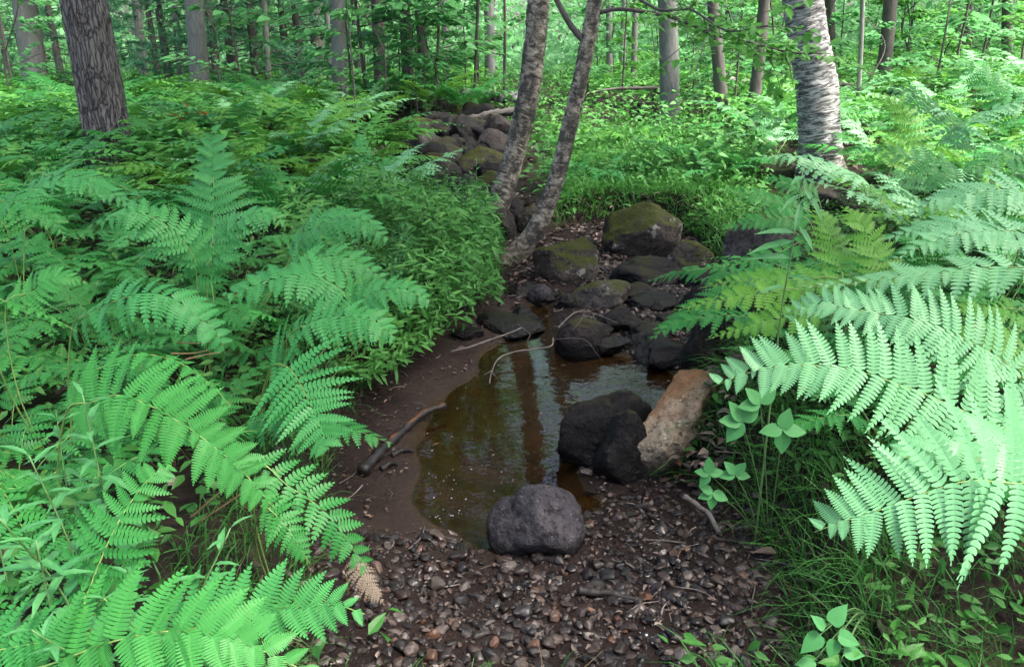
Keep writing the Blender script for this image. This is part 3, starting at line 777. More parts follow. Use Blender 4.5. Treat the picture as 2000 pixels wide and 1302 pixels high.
def fern_hero(label, fronds, root=None, group=None):
    """fronds: (pixel points [(x,y)..] base to tip, Y at base, Y at tip, longest leaflet in px, options)"""
    blades = []
    for pts, Ya, Yb, wpx, op in fronds:
        k = np.linspace(0, 1, len(pts))
        c = np.array([P(px, py, Ya + (Yb - Ya) * t) for (px, py), t in zip(pts, k)])
        dist = Ya * CP + (CAM_H - c[0][2]) * SP
        blades.append((c, wpx / FPX * dist, op))
    if root is None:
        c = blades[0][0]; d = unit(c[0] - c[1]); b = c[0] + d * 0.10
        root = np.array([b[0], b[1] + 0.03, 0])
    else:
        root = np.array([root[0], root[1], 0.0])
    root[2] = hz(root[0], root[1]) - 0.01
    e = empty('fern', tuple(root), 0, label, 'fern', group)
    for k, (c, W, op) in enumerate(blades):
        op = dict(op); mk = op.pop('m', 'fern'); sk = op.pop('s', 'stalk')
        V, Fc, _ = frond(c, W, seed=len(COL.objects) + k, **op)
        f = link('frond', mesh('frond', V - root, Fc, M[mk]), e)
        d = unit(c[0] - c[1])
        mid = c[0] * 0.55 + root * 0.45 + d * 0.04; mid[2] = max(mid[2], root[2] + 0.05)
        low = np.vstack([root + [0, 0, -0.01], mid, c])
        V, Fc, at = rachis(low - root - np.array([0, 0, 0.0025]), 0.0030, 5, 40)
        link('stalk', mesh('stalk', V, Fc, M[sk], True, at), f)
    return e
p_ = dict(m='fern_pale', lobes=13)
UPR = (0.0, -0.45, 1.0)
# right bank, near
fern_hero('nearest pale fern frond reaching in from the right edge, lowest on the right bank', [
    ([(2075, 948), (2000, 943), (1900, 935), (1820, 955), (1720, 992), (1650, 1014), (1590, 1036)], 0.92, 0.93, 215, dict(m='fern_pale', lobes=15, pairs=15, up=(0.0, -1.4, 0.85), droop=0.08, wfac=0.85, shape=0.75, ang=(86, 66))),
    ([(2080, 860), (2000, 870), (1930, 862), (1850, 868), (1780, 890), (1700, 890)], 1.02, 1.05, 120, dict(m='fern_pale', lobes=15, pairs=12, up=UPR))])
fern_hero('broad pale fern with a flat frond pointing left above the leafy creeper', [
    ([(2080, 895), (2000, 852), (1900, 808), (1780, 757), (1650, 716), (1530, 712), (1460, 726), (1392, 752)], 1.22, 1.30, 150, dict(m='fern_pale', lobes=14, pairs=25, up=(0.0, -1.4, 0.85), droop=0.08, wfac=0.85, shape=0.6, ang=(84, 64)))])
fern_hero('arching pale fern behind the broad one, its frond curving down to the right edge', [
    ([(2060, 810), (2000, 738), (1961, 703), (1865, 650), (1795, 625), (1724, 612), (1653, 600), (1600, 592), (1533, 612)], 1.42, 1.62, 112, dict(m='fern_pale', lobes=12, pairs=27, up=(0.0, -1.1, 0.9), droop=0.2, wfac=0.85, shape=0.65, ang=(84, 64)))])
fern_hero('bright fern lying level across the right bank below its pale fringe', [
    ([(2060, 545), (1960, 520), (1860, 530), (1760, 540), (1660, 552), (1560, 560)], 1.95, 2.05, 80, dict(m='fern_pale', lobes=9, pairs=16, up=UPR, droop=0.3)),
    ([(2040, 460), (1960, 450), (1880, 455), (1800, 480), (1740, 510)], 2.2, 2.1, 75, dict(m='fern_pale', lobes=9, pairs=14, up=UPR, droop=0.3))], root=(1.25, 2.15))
fern_hero('low fern with four blunt-toothed frond tips reaching over the dark stones', [
    ([(1585, 470), (1520, 492), (1450, 512), (1390, 520), (1338, 528)], 2.75, 2.75, 34, dict(m='fern', lobes=6, pairs=12, up=UPR, blunt=True)),
    ([(1640, 545), (1560, 545), (1480, 545), (1420, 550), (1362, 562)], 2.45, 2.5, 44, dict(m='fern_lime', lobes=7, pairs=14, up=(0, -0.8, 1), blunt=True)),
    ([(1560, 565), (1480, 575), (1410, 585), (1312, 606)], 2.3, 2.35, 40, dict(m='fern_lime', lobes=6, pairs=12, up=(0, -0.7, 1), blunt=True)),
    ([(1600, 610), (1520, 622), (1450, 640), (1378, 662)], 2.15, 2.2, 44, dict(m='fern_lime', lobes=7, pairs=12, up=(0, -0.7, 1), blunt=True))], root=(1.0, 2.6))
fern_hero('upright yellow-green fern pair behind the lance-leaved stem', [
    ([(1650, 560), (1640, 520), (1625, 470), (1605, 420), (1590, 395)], 2.55, 2.9, 62, dict(m='fern_lime', lobes=8, pairs=14, up=(0, -1, 0.5))),
    ([(1720, 560), (1715, 510), (1695, 460), (1665, 420), (1640, 400)], 2.5, 2.8, 66, dict(m='fern_lime', lobes=8, pairs=14, up=(0, -1, 0.5)))], root=(1.22, 2.6))
fern_hero('pale fern whose leaflets stand up along an arched midrib, under the mint-edged fronds', [
    ([(1960, 420), (1918, 381), (1860, 345), (1790, 312), (1730, 298), (1668, 292)], 2.9, 3.1, 66, dict(m='fern', lobes=8, pairs=14, up=(0.1, -1.0, 0.7)))])
fern_hero('small fern with two tips left of the lance-leaved stem', [
    ([(1590, 420), (1520, 396), (1460, 378), (1392, 370)], 3.1, 3.2, 38, dict(m='fern', lobes=7, pairs=12, up=(0, -0.8, 1), blunt=True)),
    ([(1580, 430), (1520, 425), (1460, 435), (1405, 448)], 3.0, 3.1, 38, dict(m='fern', lobes=7, pairs=12, up=(0, -0.8, 1), blunt=True)),
    ([(1600, 390), (1560, 365), (1510, 352), (1480, 352)], 3.3, 3.4, 36, dict(m='fern', lobes=7, pairs=11, up=(0, -0.8, 1)))], root=(1.3, 3.1))
fern_hero('blue-green fern arch at the foot of the white birch', [
    ([(1680, 350), (1640, 335), (1580, 312), (1520, 305), (1460, 312)], 4.6, 4.7, 40, dict(m='fern_pale', lobes=6, pairs=14, up=UPR, droop=0.5))])
fern_hero('mint-edged fern seen edge on, leaning left at the upper right', [
    ([(1905, 300), (1872, 250), (1820, 205), (1770, 178), (1718, 170)], 3.6, 3.9, 60, dict(m='fern_pale', lobes=7, pairs=15, up=(0.9, 0.1, 0.6), droop=0.5)),
    ([(1830, 285), (1880, 245), (1940, 215), (2010, 192)], 3.7, 3.6, 60, dict(m='fern_pale', lobes=7, pairs=14, up=(-0.6, -0.1, 1), droop=0.5))], root=(2.1, 3.8))
fern_hero('lime fern facing the viewer beside the white birch', [
    ([(1740, 330), (1765, 290), (1775, 240), (1750, 205), (1700, 186)], 4.6, 4.9, 58, dict(m='fern_lime', lobes=7, pairs=14, up=(-0.3, -1, 0.5)))])
fern_hero('fern frond rising alone against the brushy slope at the top right', [
    ([(1985, 240), (1965, 210), (1930, 165), (1890, 135), (1868, 122)], 5.0, 5.2, 60, dict(m='fern', lobes=7, pairs=12, up=(-0.2, -1, 0.6)))])
fern_hero('wide fern filling the right edge above the level bright frond', [
    ([(2060, 400), (1980, 370), (1900, 378), (1830, 395), (1760, 420)], 2.6, 2.6, 85, dict(m='fern_pale', lobes=9, pairs=15, up=UPR)),
    ([(2050, 330), (1990, 310), (1930, 318), (1880, 340)], 3.0, 2.9, 80, dict(m='fern', lobes=8, pairs=14, up=UPR)),
    ([(1990, 470), (1930, 440), (1860, 435), (1780, 452), (1720, 470)], 2.4, 2.4, 70, dict(m='fern_pale', lobes=9, pairs=15, up=UPR))], root=(1.75, 2.8))
fern_hero('shaded yellow-green fern under the arching pale frond at the right edge', [
    ([(2020, 700), (1960, 660), (1900, 650), (1840, 670)], 1.75, 1.8, 75, dict(m='fern_lime', lobes=8, pairs=12, up=UPR)),
    ([(2010, 620), (1950, 600), (1890, 600), (1850, 610)], 1.9, 1.9, 60, dict(m='fern_lime', lobes=8, pairs=12, up=UPR))], root=(1.3, 1.9))

# left bank, near
fern_hero('nearest fern in the bottom left corner with a pale midrib', [
    ([(20, 1330), (110, 1290), (212, 1252), (290, 1234), (353, 1229), (420, 1236), (480, 1252), (560, 1290), (640, 1330)], 0.96, 0.92, 165, dict(lobes=18, pairs=15, up=(0.0, -0.75, 1.0), shape=0.7, droop=0.15)),
    ([(300, 1262), (400, 1218), (512, 1190), (590, 1180), (654, 1178), (712, 1196)], 1.08, 1.02, 125, dict(m='fern_mid', lobes=13, pairs=13, up=(0, -0.9, 1.0), shape=0.6, droop=0.12)),
    ([(-60, 1290), (20, 1262), (110, 1250), (200, 1262)], 1.0, 0.98, 120, dict(lobes=12, pairs=12, up=(0, -0.7, 1)))], root=(-0.62, 1.0))
fern_hero('upright fern frond with a yellow midrib rising among lance-leaved weeds', [
    ([(165, 1180), (173, 1150), (212, 1054), (247, 990), (293, 930), (335, 905)], 1.10, 1.32, 112, dict(lobes=11, pairs=14, up=(0, -1.2, 0.9), droop=0.12, shape=0.6, wfac=0.75, ang=(84, 64)))])
fern_hero('large fern arching right and down with a yellow midrib on the left bank', [
    ([(130, 800), (175, 785), (225, 769), (283, 785), (353, 824), (410, 864), (480, 925), (535, 990)], 1.50, 1.36, 120, dict(lobes=18, pairs=18, up=(0.1, -1.1, 0.9), wfac=0.9, droop=0.12, shape=0.55, ang=(88, 60)))])
fern_hero('fern drooping toward the mud bar, its tip hanging over the bank edge', [
    ([(530, 716), (562, 716), (585, 745), (606, 790), (625, 830), (642, 878)], 1.95, 1.74, 128, dict(m='fern_mid', lobes=13, pairs=14, up=(0.05, -1.1, 0.8), wfac=0.9, droop=0.1, shape=0.55, ang=(90, 60)))])
fern_hero('fern arch over a patch of bare brown litter on the left bank', [
    ([(140, 640), (175, 612), (230, 584), (283, 572), (330, 580), (380, 612), (424, 652), (440, 690)], 2.0, 1.92, 84, dict(m='fern_mid', lobes=10, pairs=18, up=(0, -0.5, 1.0), droop=0.4, shape=0.5, ang=(95, 70)))])
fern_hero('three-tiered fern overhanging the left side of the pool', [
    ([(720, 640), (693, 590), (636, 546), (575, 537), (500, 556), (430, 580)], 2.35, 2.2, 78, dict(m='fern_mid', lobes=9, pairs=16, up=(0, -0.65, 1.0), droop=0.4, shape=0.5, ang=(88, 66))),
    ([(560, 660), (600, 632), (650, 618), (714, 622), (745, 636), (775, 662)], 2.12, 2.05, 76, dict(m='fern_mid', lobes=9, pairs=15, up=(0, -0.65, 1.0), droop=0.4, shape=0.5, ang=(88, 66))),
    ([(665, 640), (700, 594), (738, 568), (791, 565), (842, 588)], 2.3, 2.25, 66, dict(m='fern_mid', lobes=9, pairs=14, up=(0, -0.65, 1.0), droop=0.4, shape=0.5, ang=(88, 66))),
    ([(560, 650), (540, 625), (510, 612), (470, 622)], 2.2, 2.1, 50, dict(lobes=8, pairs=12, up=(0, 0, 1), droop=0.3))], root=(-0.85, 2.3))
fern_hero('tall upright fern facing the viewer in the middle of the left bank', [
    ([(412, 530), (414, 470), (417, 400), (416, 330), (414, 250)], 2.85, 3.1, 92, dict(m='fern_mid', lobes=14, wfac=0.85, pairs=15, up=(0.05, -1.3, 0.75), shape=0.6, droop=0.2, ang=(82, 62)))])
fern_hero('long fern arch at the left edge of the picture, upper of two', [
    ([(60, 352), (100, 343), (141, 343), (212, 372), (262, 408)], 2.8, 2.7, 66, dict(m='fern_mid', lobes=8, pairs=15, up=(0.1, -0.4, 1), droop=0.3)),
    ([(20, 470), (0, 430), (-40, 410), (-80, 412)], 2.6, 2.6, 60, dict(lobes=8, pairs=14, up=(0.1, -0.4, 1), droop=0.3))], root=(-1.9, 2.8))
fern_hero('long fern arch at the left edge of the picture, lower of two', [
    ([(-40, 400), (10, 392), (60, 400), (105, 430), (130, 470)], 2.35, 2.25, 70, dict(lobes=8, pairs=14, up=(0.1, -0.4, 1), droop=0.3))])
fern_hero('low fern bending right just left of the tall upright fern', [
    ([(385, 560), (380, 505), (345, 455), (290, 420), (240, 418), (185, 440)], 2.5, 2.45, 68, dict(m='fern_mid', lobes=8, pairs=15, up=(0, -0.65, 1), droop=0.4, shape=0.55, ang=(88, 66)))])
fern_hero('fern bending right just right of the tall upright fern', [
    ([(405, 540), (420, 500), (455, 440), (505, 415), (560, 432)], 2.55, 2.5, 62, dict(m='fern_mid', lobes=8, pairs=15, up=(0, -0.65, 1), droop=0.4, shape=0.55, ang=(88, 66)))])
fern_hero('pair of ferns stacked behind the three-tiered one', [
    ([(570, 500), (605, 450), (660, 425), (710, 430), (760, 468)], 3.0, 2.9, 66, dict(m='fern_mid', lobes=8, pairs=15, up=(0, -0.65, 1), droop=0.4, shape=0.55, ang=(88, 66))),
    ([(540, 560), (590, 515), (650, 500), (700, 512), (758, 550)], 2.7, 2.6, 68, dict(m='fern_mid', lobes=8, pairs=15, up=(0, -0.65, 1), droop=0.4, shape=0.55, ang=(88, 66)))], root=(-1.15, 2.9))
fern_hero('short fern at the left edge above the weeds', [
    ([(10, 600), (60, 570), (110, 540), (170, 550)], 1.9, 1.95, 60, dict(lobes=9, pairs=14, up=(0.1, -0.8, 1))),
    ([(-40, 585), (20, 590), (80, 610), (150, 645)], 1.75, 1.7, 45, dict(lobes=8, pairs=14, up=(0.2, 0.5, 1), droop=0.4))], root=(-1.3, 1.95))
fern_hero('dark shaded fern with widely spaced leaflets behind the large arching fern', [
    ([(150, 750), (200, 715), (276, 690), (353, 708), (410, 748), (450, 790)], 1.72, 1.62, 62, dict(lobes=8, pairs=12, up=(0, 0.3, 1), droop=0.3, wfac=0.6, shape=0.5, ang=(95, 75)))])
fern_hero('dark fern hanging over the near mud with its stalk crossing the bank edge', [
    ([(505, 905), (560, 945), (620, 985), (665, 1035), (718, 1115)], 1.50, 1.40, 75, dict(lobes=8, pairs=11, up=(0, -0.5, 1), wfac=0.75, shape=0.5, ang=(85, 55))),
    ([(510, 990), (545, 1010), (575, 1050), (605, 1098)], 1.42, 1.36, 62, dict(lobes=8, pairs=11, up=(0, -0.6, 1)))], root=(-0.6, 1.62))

fern_hero('withered grey fern frond lying on the gravel edge at the lower left', [
    ([(690, 1090), (700, 1115), (715, 1138), (735, 1160), (752, 1180)], 1.66, 1.58, 34, dict(m='fern_dead', s='stalk_brown', lobes=6, pairs=14, up=(0, -0.3, 1), droop=0.5))])
def loc_frond(length, W, arch, lean, seed, **op):
    """a frond growing from the origin towards +X"""
    k = np.linspace(0, 1, 7)
    x = length * (0.30 * k + 0.62 * k ** 2 * lean); z = length * (0.95 * k - arch * k ** 2.4)
    c = np.stack([x, 0.02 * np.sin(seed + 3 * k), z], 1)
    full = catmull(c, 30)
    blade = full[8:]
    V, Fc, _ = frond(blade, W, up=(-0.45, 0, 1), seed=seed, **op)
    sv = rachis(full, 0.0028, 4, 16)
    return (V, Fc, {}), sv
near_fronds = []
for k in range(6):
    b, s = loc_frond(random.uniform(0.56, 0.76), random.uniform(0.105, 0.14), random.uniform(0.42, 0.72), random.uniform(0.85, 1.25), 900 + k, pairs=15, lobes=8, droop=0.3, shape=0.65)
    near_fronds.append((mesh('frond', b[0], b[1], M['fern']), mesh('stalk', s[0], s[1], M['stalk'], True, s[2])))
def rotz(V, a):
    c, s = math.cos(a), math.sin(a)
    return np.stack([V[:, 0] * c - V[:, 1] * s, V[:, 0] * s + V[:, 1] * c, V[:, 2]], 1)
def whole_fern(seed, nf, pairs, lobes, mk, stalk=True):
    r = random.Random(seed); parts = []
    for q in range(nf):
        b, s = loc_frond(r.uniform(0.58, 0.86), r.uniform(0.105, 0.145), r.uniform(0.30, 0.75), r.uniform(0.7, 1.4), seed * 50 + q, pairs=pairs, lobes=lobes, droop=0.3, shape=0.65)
        a = q * 2 * math.pi / nf + r.uniform(-0.4, 0.4)
        parts.append((rotz(b[0], a), b[1], {}))
        if stalk: parts.append((rotz(s[0], a), [(f, 1) for f, m in s[1]], {}))
    return merge(parts)
mid_meshes = [mesh('fern', *(lambda t: (t[0], t[1]))(whole_fern(40 + k, 6 + k % 3, 14, 6, 'fern')), [M['fern'], M['stalk']]) for k in range(5)]
mid_lime = [mesh('fern', *(lambda t: (t[0], t[1]))(whole_fern(60 + k, 6 + k % 2, 14, 5, 'fern_lime')), [M['fern_lime'], M['stalk']]) for k in range(2)]
mid_light = [mesh('fern', *(lambda t: (t[0], t[1]))(whole_fern(110 + k, 6 + k % 2, 15, 8, 'fern_mid')), [M['fern_mid'], M['stalk']]) for k in range(3)]
mid_pale = [mesh('fern', *(lambda t: (t[0], t[1]))(whole_fern(70 + k, 7, 14, 5, 'fern_pale')), [M['fern_pale'], M['stalk']]) for k in range(2)]
placed = []
def free(x, y, d):
    for a, b in placed:
        if (a - x) ** 2 + (b - y) ** 2 < d * d: return False
    return True
TREES_XY = []
def zone(px, py, y):
    if px < 150: return 'fern in the thick fern bed at the left edge of the wood', 'ferns at the left edge'
    if px < 420 and y < 5: return 'fern in the dense bed left of the pool, beneath the grey trunk', 'ferns below the grey trunk'
    if px < 800 and y < 5: return 'fern on the bank between the tall upright fern and the pool', 'ferns on the left bank'
    if px < 480: return 'fern in the bright bed around the foot of the broad grey trunk', 'ferns around the broad grey trunk'
    if px < 900: return 'fern in the bright bed between the grey trunk and the cascade', 'ferns left of the cascade'
    if px < 1450: return 'fern in the shade behind the twin birches', 'ferns behind the birches'
    if y > 5: return 'fern on the slope beyond the white birch', 'ferns on the slope'
    return 'fern crowding the right bank behind the pale fronds', 'ferns on the right bank'
# near filler ferns, frond by frond
nn = 0; tries = 0
while nn < 62 and tries < 9000:
    tries += 1
    x, y = random.uniform(-2.9, 2.7), random.uniform(1.0, 3.9)
    dcp = float(fields(np.array([x]), np.array([y]))[0][0])
    if dcp > -0.22: continue
    if y < 2.0 and dcp > -0.46: continue
    if x > 0 and (x < 0.95 or y < 1.5): continue
    if x < 0 and y > 2.4 and dcp > -0.45: continue
    v, px, py = in_view(np.array([x]), np.array([y]), hz(x, y) + 0.3, 600)
    if not v[0] or not free(x, y, 0.27): continue
    placed.append((x, y)); nn += 1
    lb, gp = zone(px[0], py[0], y)
    e = empty('fern', (x, y, hz(x, y) - 0.01), random.uniform(0, 6.28), lb, 'fern', gp)
    sc = random.uniform(0.62, 0.85) if y < 2.2 else random.uniform(0.8, 1.05)
    nf = random.choice([4, 5, 6])
    for q in range(nf):
        fb, fs = random.choice(near_fronds)
        f = link('frond', fb, e, None, (random.uniform(-.2, .2), random.uniform(-.15, .25), q * 6.283 / nf + random.uniform(-.4, .4)), sc * random.uniform(0.8, 1.1))
        link('stalk', fs, f)
# middle distance
def trail_clear(px, py, y):
    # the cascade, the grassy bank and the foot of the birches stay open to view
    return not ((740 < px < 1010 and 215 < py < 480) or (1000 < px < 1430 and py > 150) or (930 < px < 1100))
nn = 0; tries = 0
while nn < 188 and tries < 40000:
    tries += 1
    y = 2.6 + 10.5 * random.random() ** 1.3; x = random.uniform(-0.85, 0.85) * (y + 1.2)
    dcp = float(fields(np.array([x]), np.array([y]))[0][0])
    if dcp > -0.40: continue
    h = hz(x, y)
    v, px, py = in_view(np.array([x]), np.array([y]), h + 0.25, 380)
    px, py = px[0], py[0]
    if (abs(px - 205) < 95 and 4.6 < y < 7.3) or (abs(px - 1612) < 100 and 3.9 < y < 6.9): continue
    if not v[0] or not trail_clear(px, py, y) or not free(x, y, 0.32 + 0.014 * y): continue
    if 720 < px < 990 and y < 6 and dcp > -0.7: continue
    if x > 0 and y < 3.4 and px < 1750: continue
    if px > 1430 and px < 1700 and y > 4 and random.random() < 0.75: continue
    if px > 1650 and y > 7 and random.random() < 0.6: continue
    placed.append((x, y)); nn += 1
    lb, gp = zone(px, py, y)
    pool = mid_meshes
    if y < 4.6 and px < 900: pool = random.choice([mid_light, mid_light, mid_meshes])
    if px > 1500: pool = random.choice([mid_pale, mid_meshes, mid_lime])
    elif 350 < px < 900 and y > 5: pool = random.choice([mid_lime, mid_lime, mid_light, mid_pale])
    o = link('fern', random.choice(pool), None, (x, y, h - 0.01), (random.uniform(-.12, .12), random.uniform(-.12, .12), random.uniform(0, 6.28)), random.uniform(0.9, 1.35))
    tag(o, lb, 'fern', gp)
for k, (px, py, y, lb) in enumerate([(1180, 300, 7.0, 'fern among the grass right behind the slimmer birch'), (1250, 260, 8.0, 'fern in the grass below the pale grey trunk'), (1330, 300, 7.2, 'fern in the grass between the pale grey trunk and the dark leaning trunk'), (1395, 330, 6.6, 'fern at the edge of the grassy bank above the dark mossy stone'),
        (1150, 240, 8.6, 'fern behind the slimmer birch at its upper half'), (1450, 300, 6.8, 'fern at the foot of the dark straight young trunk'), (1120, 330, 6.9, 'fern close beside the slimmer birch above the blocky boulder')]):
    q = P(px, py, y)
    o = link('fern', [mid_light[0], mid_lime[0], mid_meshes[1], mid_light[1], mid_lime[1], mid_meshes[2], mid_meshes[3]][k], None, (q[0], q[1], hz(q[0], q[1]) - 0.01), (0, 0, k * 1.3), 0.62 + 0.06 * (k % 3))
    tag(o, lb, 'fern')
q = P(372, 196, 8.3)
o = link('fern', mesh('fern', *(lambda t: (t[0], t[1]))(whole_fern(95, 4, 15, 3, 'fern_rust')), [M['fern_rust'], M['stalk_brown']]), None, (q[0], q[1], hz(q[0], q[1])), (0, 0, 1.0), (0.5, 0.5, 1.25))
tag(o, 'rust-coloured dying fern right of the broad leaning grey trunk', 'fern')
# the far bed of ferns that nobody could count
far = [whole_fern(80 + k, 6, 11, 0, 'fern_mass', False) for k in range(4)]
parts = []; tries = 0; nn = 0
while nn < 1150 and tries < 30000:
    tries += 1
    y = random.uniform(5.5, 34); x = random.uniform(-1.0, 1.0) * (y + 2)
    px = 1000 + FPX * x / (y * CP + 0.4)
    dcp = float(fields(np.array([x]), np.array([y]))[0][0])
    if dcp > -0.5 or not (-400 < px < 2400): continue
    if 930 < px < 1120 or (abs(px - 205) < 95 and y < 7.3) or (abs(px - 1612) < 100 and y < 6.9): continue
    if 720 < px < 1450 and y < 12: continue
    if px > 1400 and random.random() < (0.8 if y < 9 else 0.45): continue
    V, Fc, _ = random.choice(far)
    s = random.uniform(0.8, 1.25)
    parts.append((rotz(V, random.uniform(0, 6.28)) * s + [x, y, hz(x, y)], Fc, {'tint': np.full(len(V), random.random())})); nn += 1
V, Fc, at = merge(parts)
tag(link('fern_bed', mesh('fern_bed', V, Fc, M['fern_mass'], False, at)), 'distant bed of ferns covering the forest floor under the trees', 'ferns', kind='stuff')

# ------------------------------------------------------------------ undergrowth, grass, litter
def ground_cover(name, n, cond, box, hrange, lrange, wr, mk, label, cat, shape='ovate', seed=0, flat=0.55, clumpy=False):
    xy = scatter(n, *box, cond)
    z = H(xy[:, 0], xy[:, 1])
    h = rng.uniform(*hrange, n) 
    if name == 'weeds': z = np.maximum(z, 0.16 + 0.10 * np.clip(xy[:, 1] - 5.6, 0, 6))
    if clumpy: h = h * np.clip(0.55 + 0.9 * fbm(np.stack([xy[:, 0] * 3, xy[:, 1] * 3, 0 * h], -1), 66, 2), 0.12, 1.7)
    C = np.stack([xy[:, 0], xy[:, 1], z + h], 1)
    D = np.stack([rng.normal(size=n), rng.normal(size=n), rng.normal(-0.1, 0.35, n)], 1)
    Nn = np.stack([rng.normal(0, flat, n), rng.normal(0, flat, n) - 0.15, np.ones(n)], 1)
    L = rng.uniform(*lrange, n)
    clump = np.clip(0.5 + 0.6 * fbm(C * [1.5, 1.5, 0], 44, 2) + rng.normal(0, 0.15, n), 0, 1)
    V, Fc, at = leaves(C, D, Nn, L, L * wr, 0.12, shape, clump)
    tag(link(name, mesh(name, V, Fc, M[mk], False, at)), label, cat, kind='stuff')
def bank_left(x, y):
    dc, dp = fields(x, y); v, px, py = in_view(x, y, 0.4, 600)
    return v & (dc < 0.0) & ~((dc > -0.16) & (y < 2.0)) & (x < -0.2) & (rng.uniform(0, 1, x.shape) < np.where(y < 2.2, 0.35, np.where(dc > -0.9, 0.8, 0.35)))
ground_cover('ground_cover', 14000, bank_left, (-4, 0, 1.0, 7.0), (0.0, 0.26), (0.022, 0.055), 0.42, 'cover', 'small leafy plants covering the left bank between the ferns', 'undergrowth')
def bank_weeds(x, y):
    dc, dp = fields(x, y); v, px, py = in_view(x, y, 0.4, 30)
    return v & (dc < np.where(py < 720, 0.24, 0.10)) & (dc > -0.9) & (px > 560) & (px < 975) & (py > 392) & (py < 640)
ground_cover('weeds', 13000, bank_weeds, (-2.2, 0.1, 2.2, 7.0), (0.02, 0.42), (0.03, 0.085), 0.26, 'bankweed', 'thick mat of narrow-leaved weeds spilling over the left bank', 'undergrowth', 'lance', clumpy=True)
def bank_right(x, y):
    dc, dp = fields(x, y); v, px, py = in_view(x, y, 0.4, 500)
    return v & (dc < 0.0) & ~((dc > -0.12) & (y < 2.0)) & (x > 0.3) & (y < 6) & (rng.uniform(0, 1, x.shape) < np.where(y < 2, 0.6, 1))
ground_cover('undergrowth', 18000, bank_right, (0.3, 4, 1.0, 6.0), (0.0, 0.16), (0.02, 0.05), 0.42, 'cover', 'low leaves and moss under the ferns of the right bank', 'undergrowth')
def floor_far(x, y):
    dc, dp = fields(x, y); v, px, py = in_view(x, y, 0.6, 60)
    cl = fbm(np.stack([x * 0.35, y * 0.35, 0 * x], -1), 77, 2)
    return v & (dc < -0.25) & (y > 6.3) & ~((np.abs(px - 1612) < 90) & (y < 6.8)) & (rng.uniform(0, 1, x.shape) < np.where(px > 900, 0.55 + 0.45 * np.sign(cl), np.where(px < 740, 0.12, 0.35))) 
ground_cover('ground_plants', 30000, floor_far, (-22, 24, 6.3, 30), (0.02, 0.5), (0.05, 0.11), 0.5, 'bankweed', 'broad leaves of low plants on the forest floor beyond the birches', 'undergrowth')

def blades(name, n, cond, box, lr, wr, mk, label, lean=(0, 0, 0), spread=0.6, curl=0.9):
    xy = scatter(n, *box, cond)
    z = H(xy[:, 0], xy[:, 1])
    B = np.stack([xy[:, 0], xy[:, 1], z - 0.01], 1)
    L = rng.uniform(*lr, n)[:, None]; a = rng.uniform(0, 6.283, n)
    out = np.stack([np.cos(a), np.sin(a), 0 * a], 1) * spread + np.array(lean)
    S = np.stack([-np.sin(a), np.cos(a), 0 * a], 1)
    W = rng.uniform(*wr, n)[:, None]
    cu = rng.uniform(0.5, 1.2, n)[:, None] * curl
    rows = []
    for t, w in ((0, 1), (0.35, 0.95), (0.7, 0.7), (1, 0.0)):
        c = B + L * (out * (0.35 * t + 0.55 * t * t) * cu + np.array([0, 0, 1]) * (t - 0.62 * cu * t * t))
        rows += [c - S * W * w / 2, c + S * W * w / 2] if w else [c]
    V = np.stack(rows, 1).reshape(-1, 3)
    o = (np.arange(n) * 7)[:, None]
    F4 = np.concatenate([o + [0, 1, 3, 2], o + [2, 3, 5, 4]]); F3 = o + [4, 5, 6]
    t = np.clip(0.5 + 0.5 * fbm(B * 1.5, 31, 2) + rng.normal(0, 0.2, n), 0, 1)
    tag(link(name, mesh(name, V, [(F4, 0), (F3, 0)], M[mk], False, {'tint': np.repeat(t, 7)})), label, 'grass', kind='stuff')
def g_right(x, y):
    dc, dp = fields(x, y); v, px, py = in_view(x, y, 0.3, 30)
    return v & (dc < 0.02) & (dc > -0.55) & (x > 0.4) & (y < 2.9) & (rng.uniform(0, 1, x.shape) < np.where(dc > -0.2, 1, 0.35))
blades('grass', 2500, g_right, (0.3, 2.0, 1.2, 2.9), (0.10, 0.30), (0.0022, 0.0045), 'grass', 'fine grass hanging over the edge of the right bank', (-0.35, -0.15, 0), 0.5, 1.1)
def g_mid(x, y):
    dc, dp = fields(x, y); v, px, py = in_view(x, y, 0.4, 30)
    return v & (dc < 0.0) & (dc > -2.6) & (px > 1085) & (px < 1480) & (y > 5.2)
def cover_mid(x, y):
    dc, dp = fields(x, y); v, px, py = in_view(x, y, 0.4, 30)
    return v & (dc < 0.0) & (px > 1060) & (px < 1500) & (y > 5.0)
ground_cover('ground_plants', 5500, cover_mid, (0.2, 5, 5.0, 10.5), (0.03, 0.30), (0.03, 0.08), 0.45, 'bankweed', 'small leafy plants among the grass on the bank beyond the mossy boulder', 'undergrowth', clumpy=True)
blades('grass', 15000, g_mid, (0.2, 4, 5.2, 9.5), (0.10, 0.32), (0.004, 0.009), 'lushgrass', 'lush grass on the bank behind the mossy boulder', (-0.1, -0.25, 0), 0.9, 1.15)
def g_left(x, y):
    dc, dp = fields(x, y); v, px, py = in_view(x, y, 0.3, 30)
    return v & (dc < 0.04) & (dc > -0.25) & (x < 0.1) & (y < 6)
blades('grass', 3500, g_left, (-1.6, 0.1, 1.3, 6), (0.08, 0.24), (0.002, 0.005), 'grass', 'grass and weeds fringing the left bank above the mud', (0.25, -0.1, 0), 0.5, 1.1)
def g_dry(x, y):
    dc, dp = fields(x, y); v, px, py = in_view(x, y, 0.2, 30)
    return v & (((dc < 0.08) & (dc > -0.12)) | ((dc < 0) & (px > 230) & (px < 560) & (py > 610) & (py < 980))) & (y < 7)
blades('dry_grass', 1100, g_dry, (-1.6, 2.4, 1.2, 7), (0.08, 0.26), (0.0015, 0.003), 'drygrass', 'dead straw and rootlets hanging along the bank edges', (0, -0.3, 0), 0.8, 1.3)
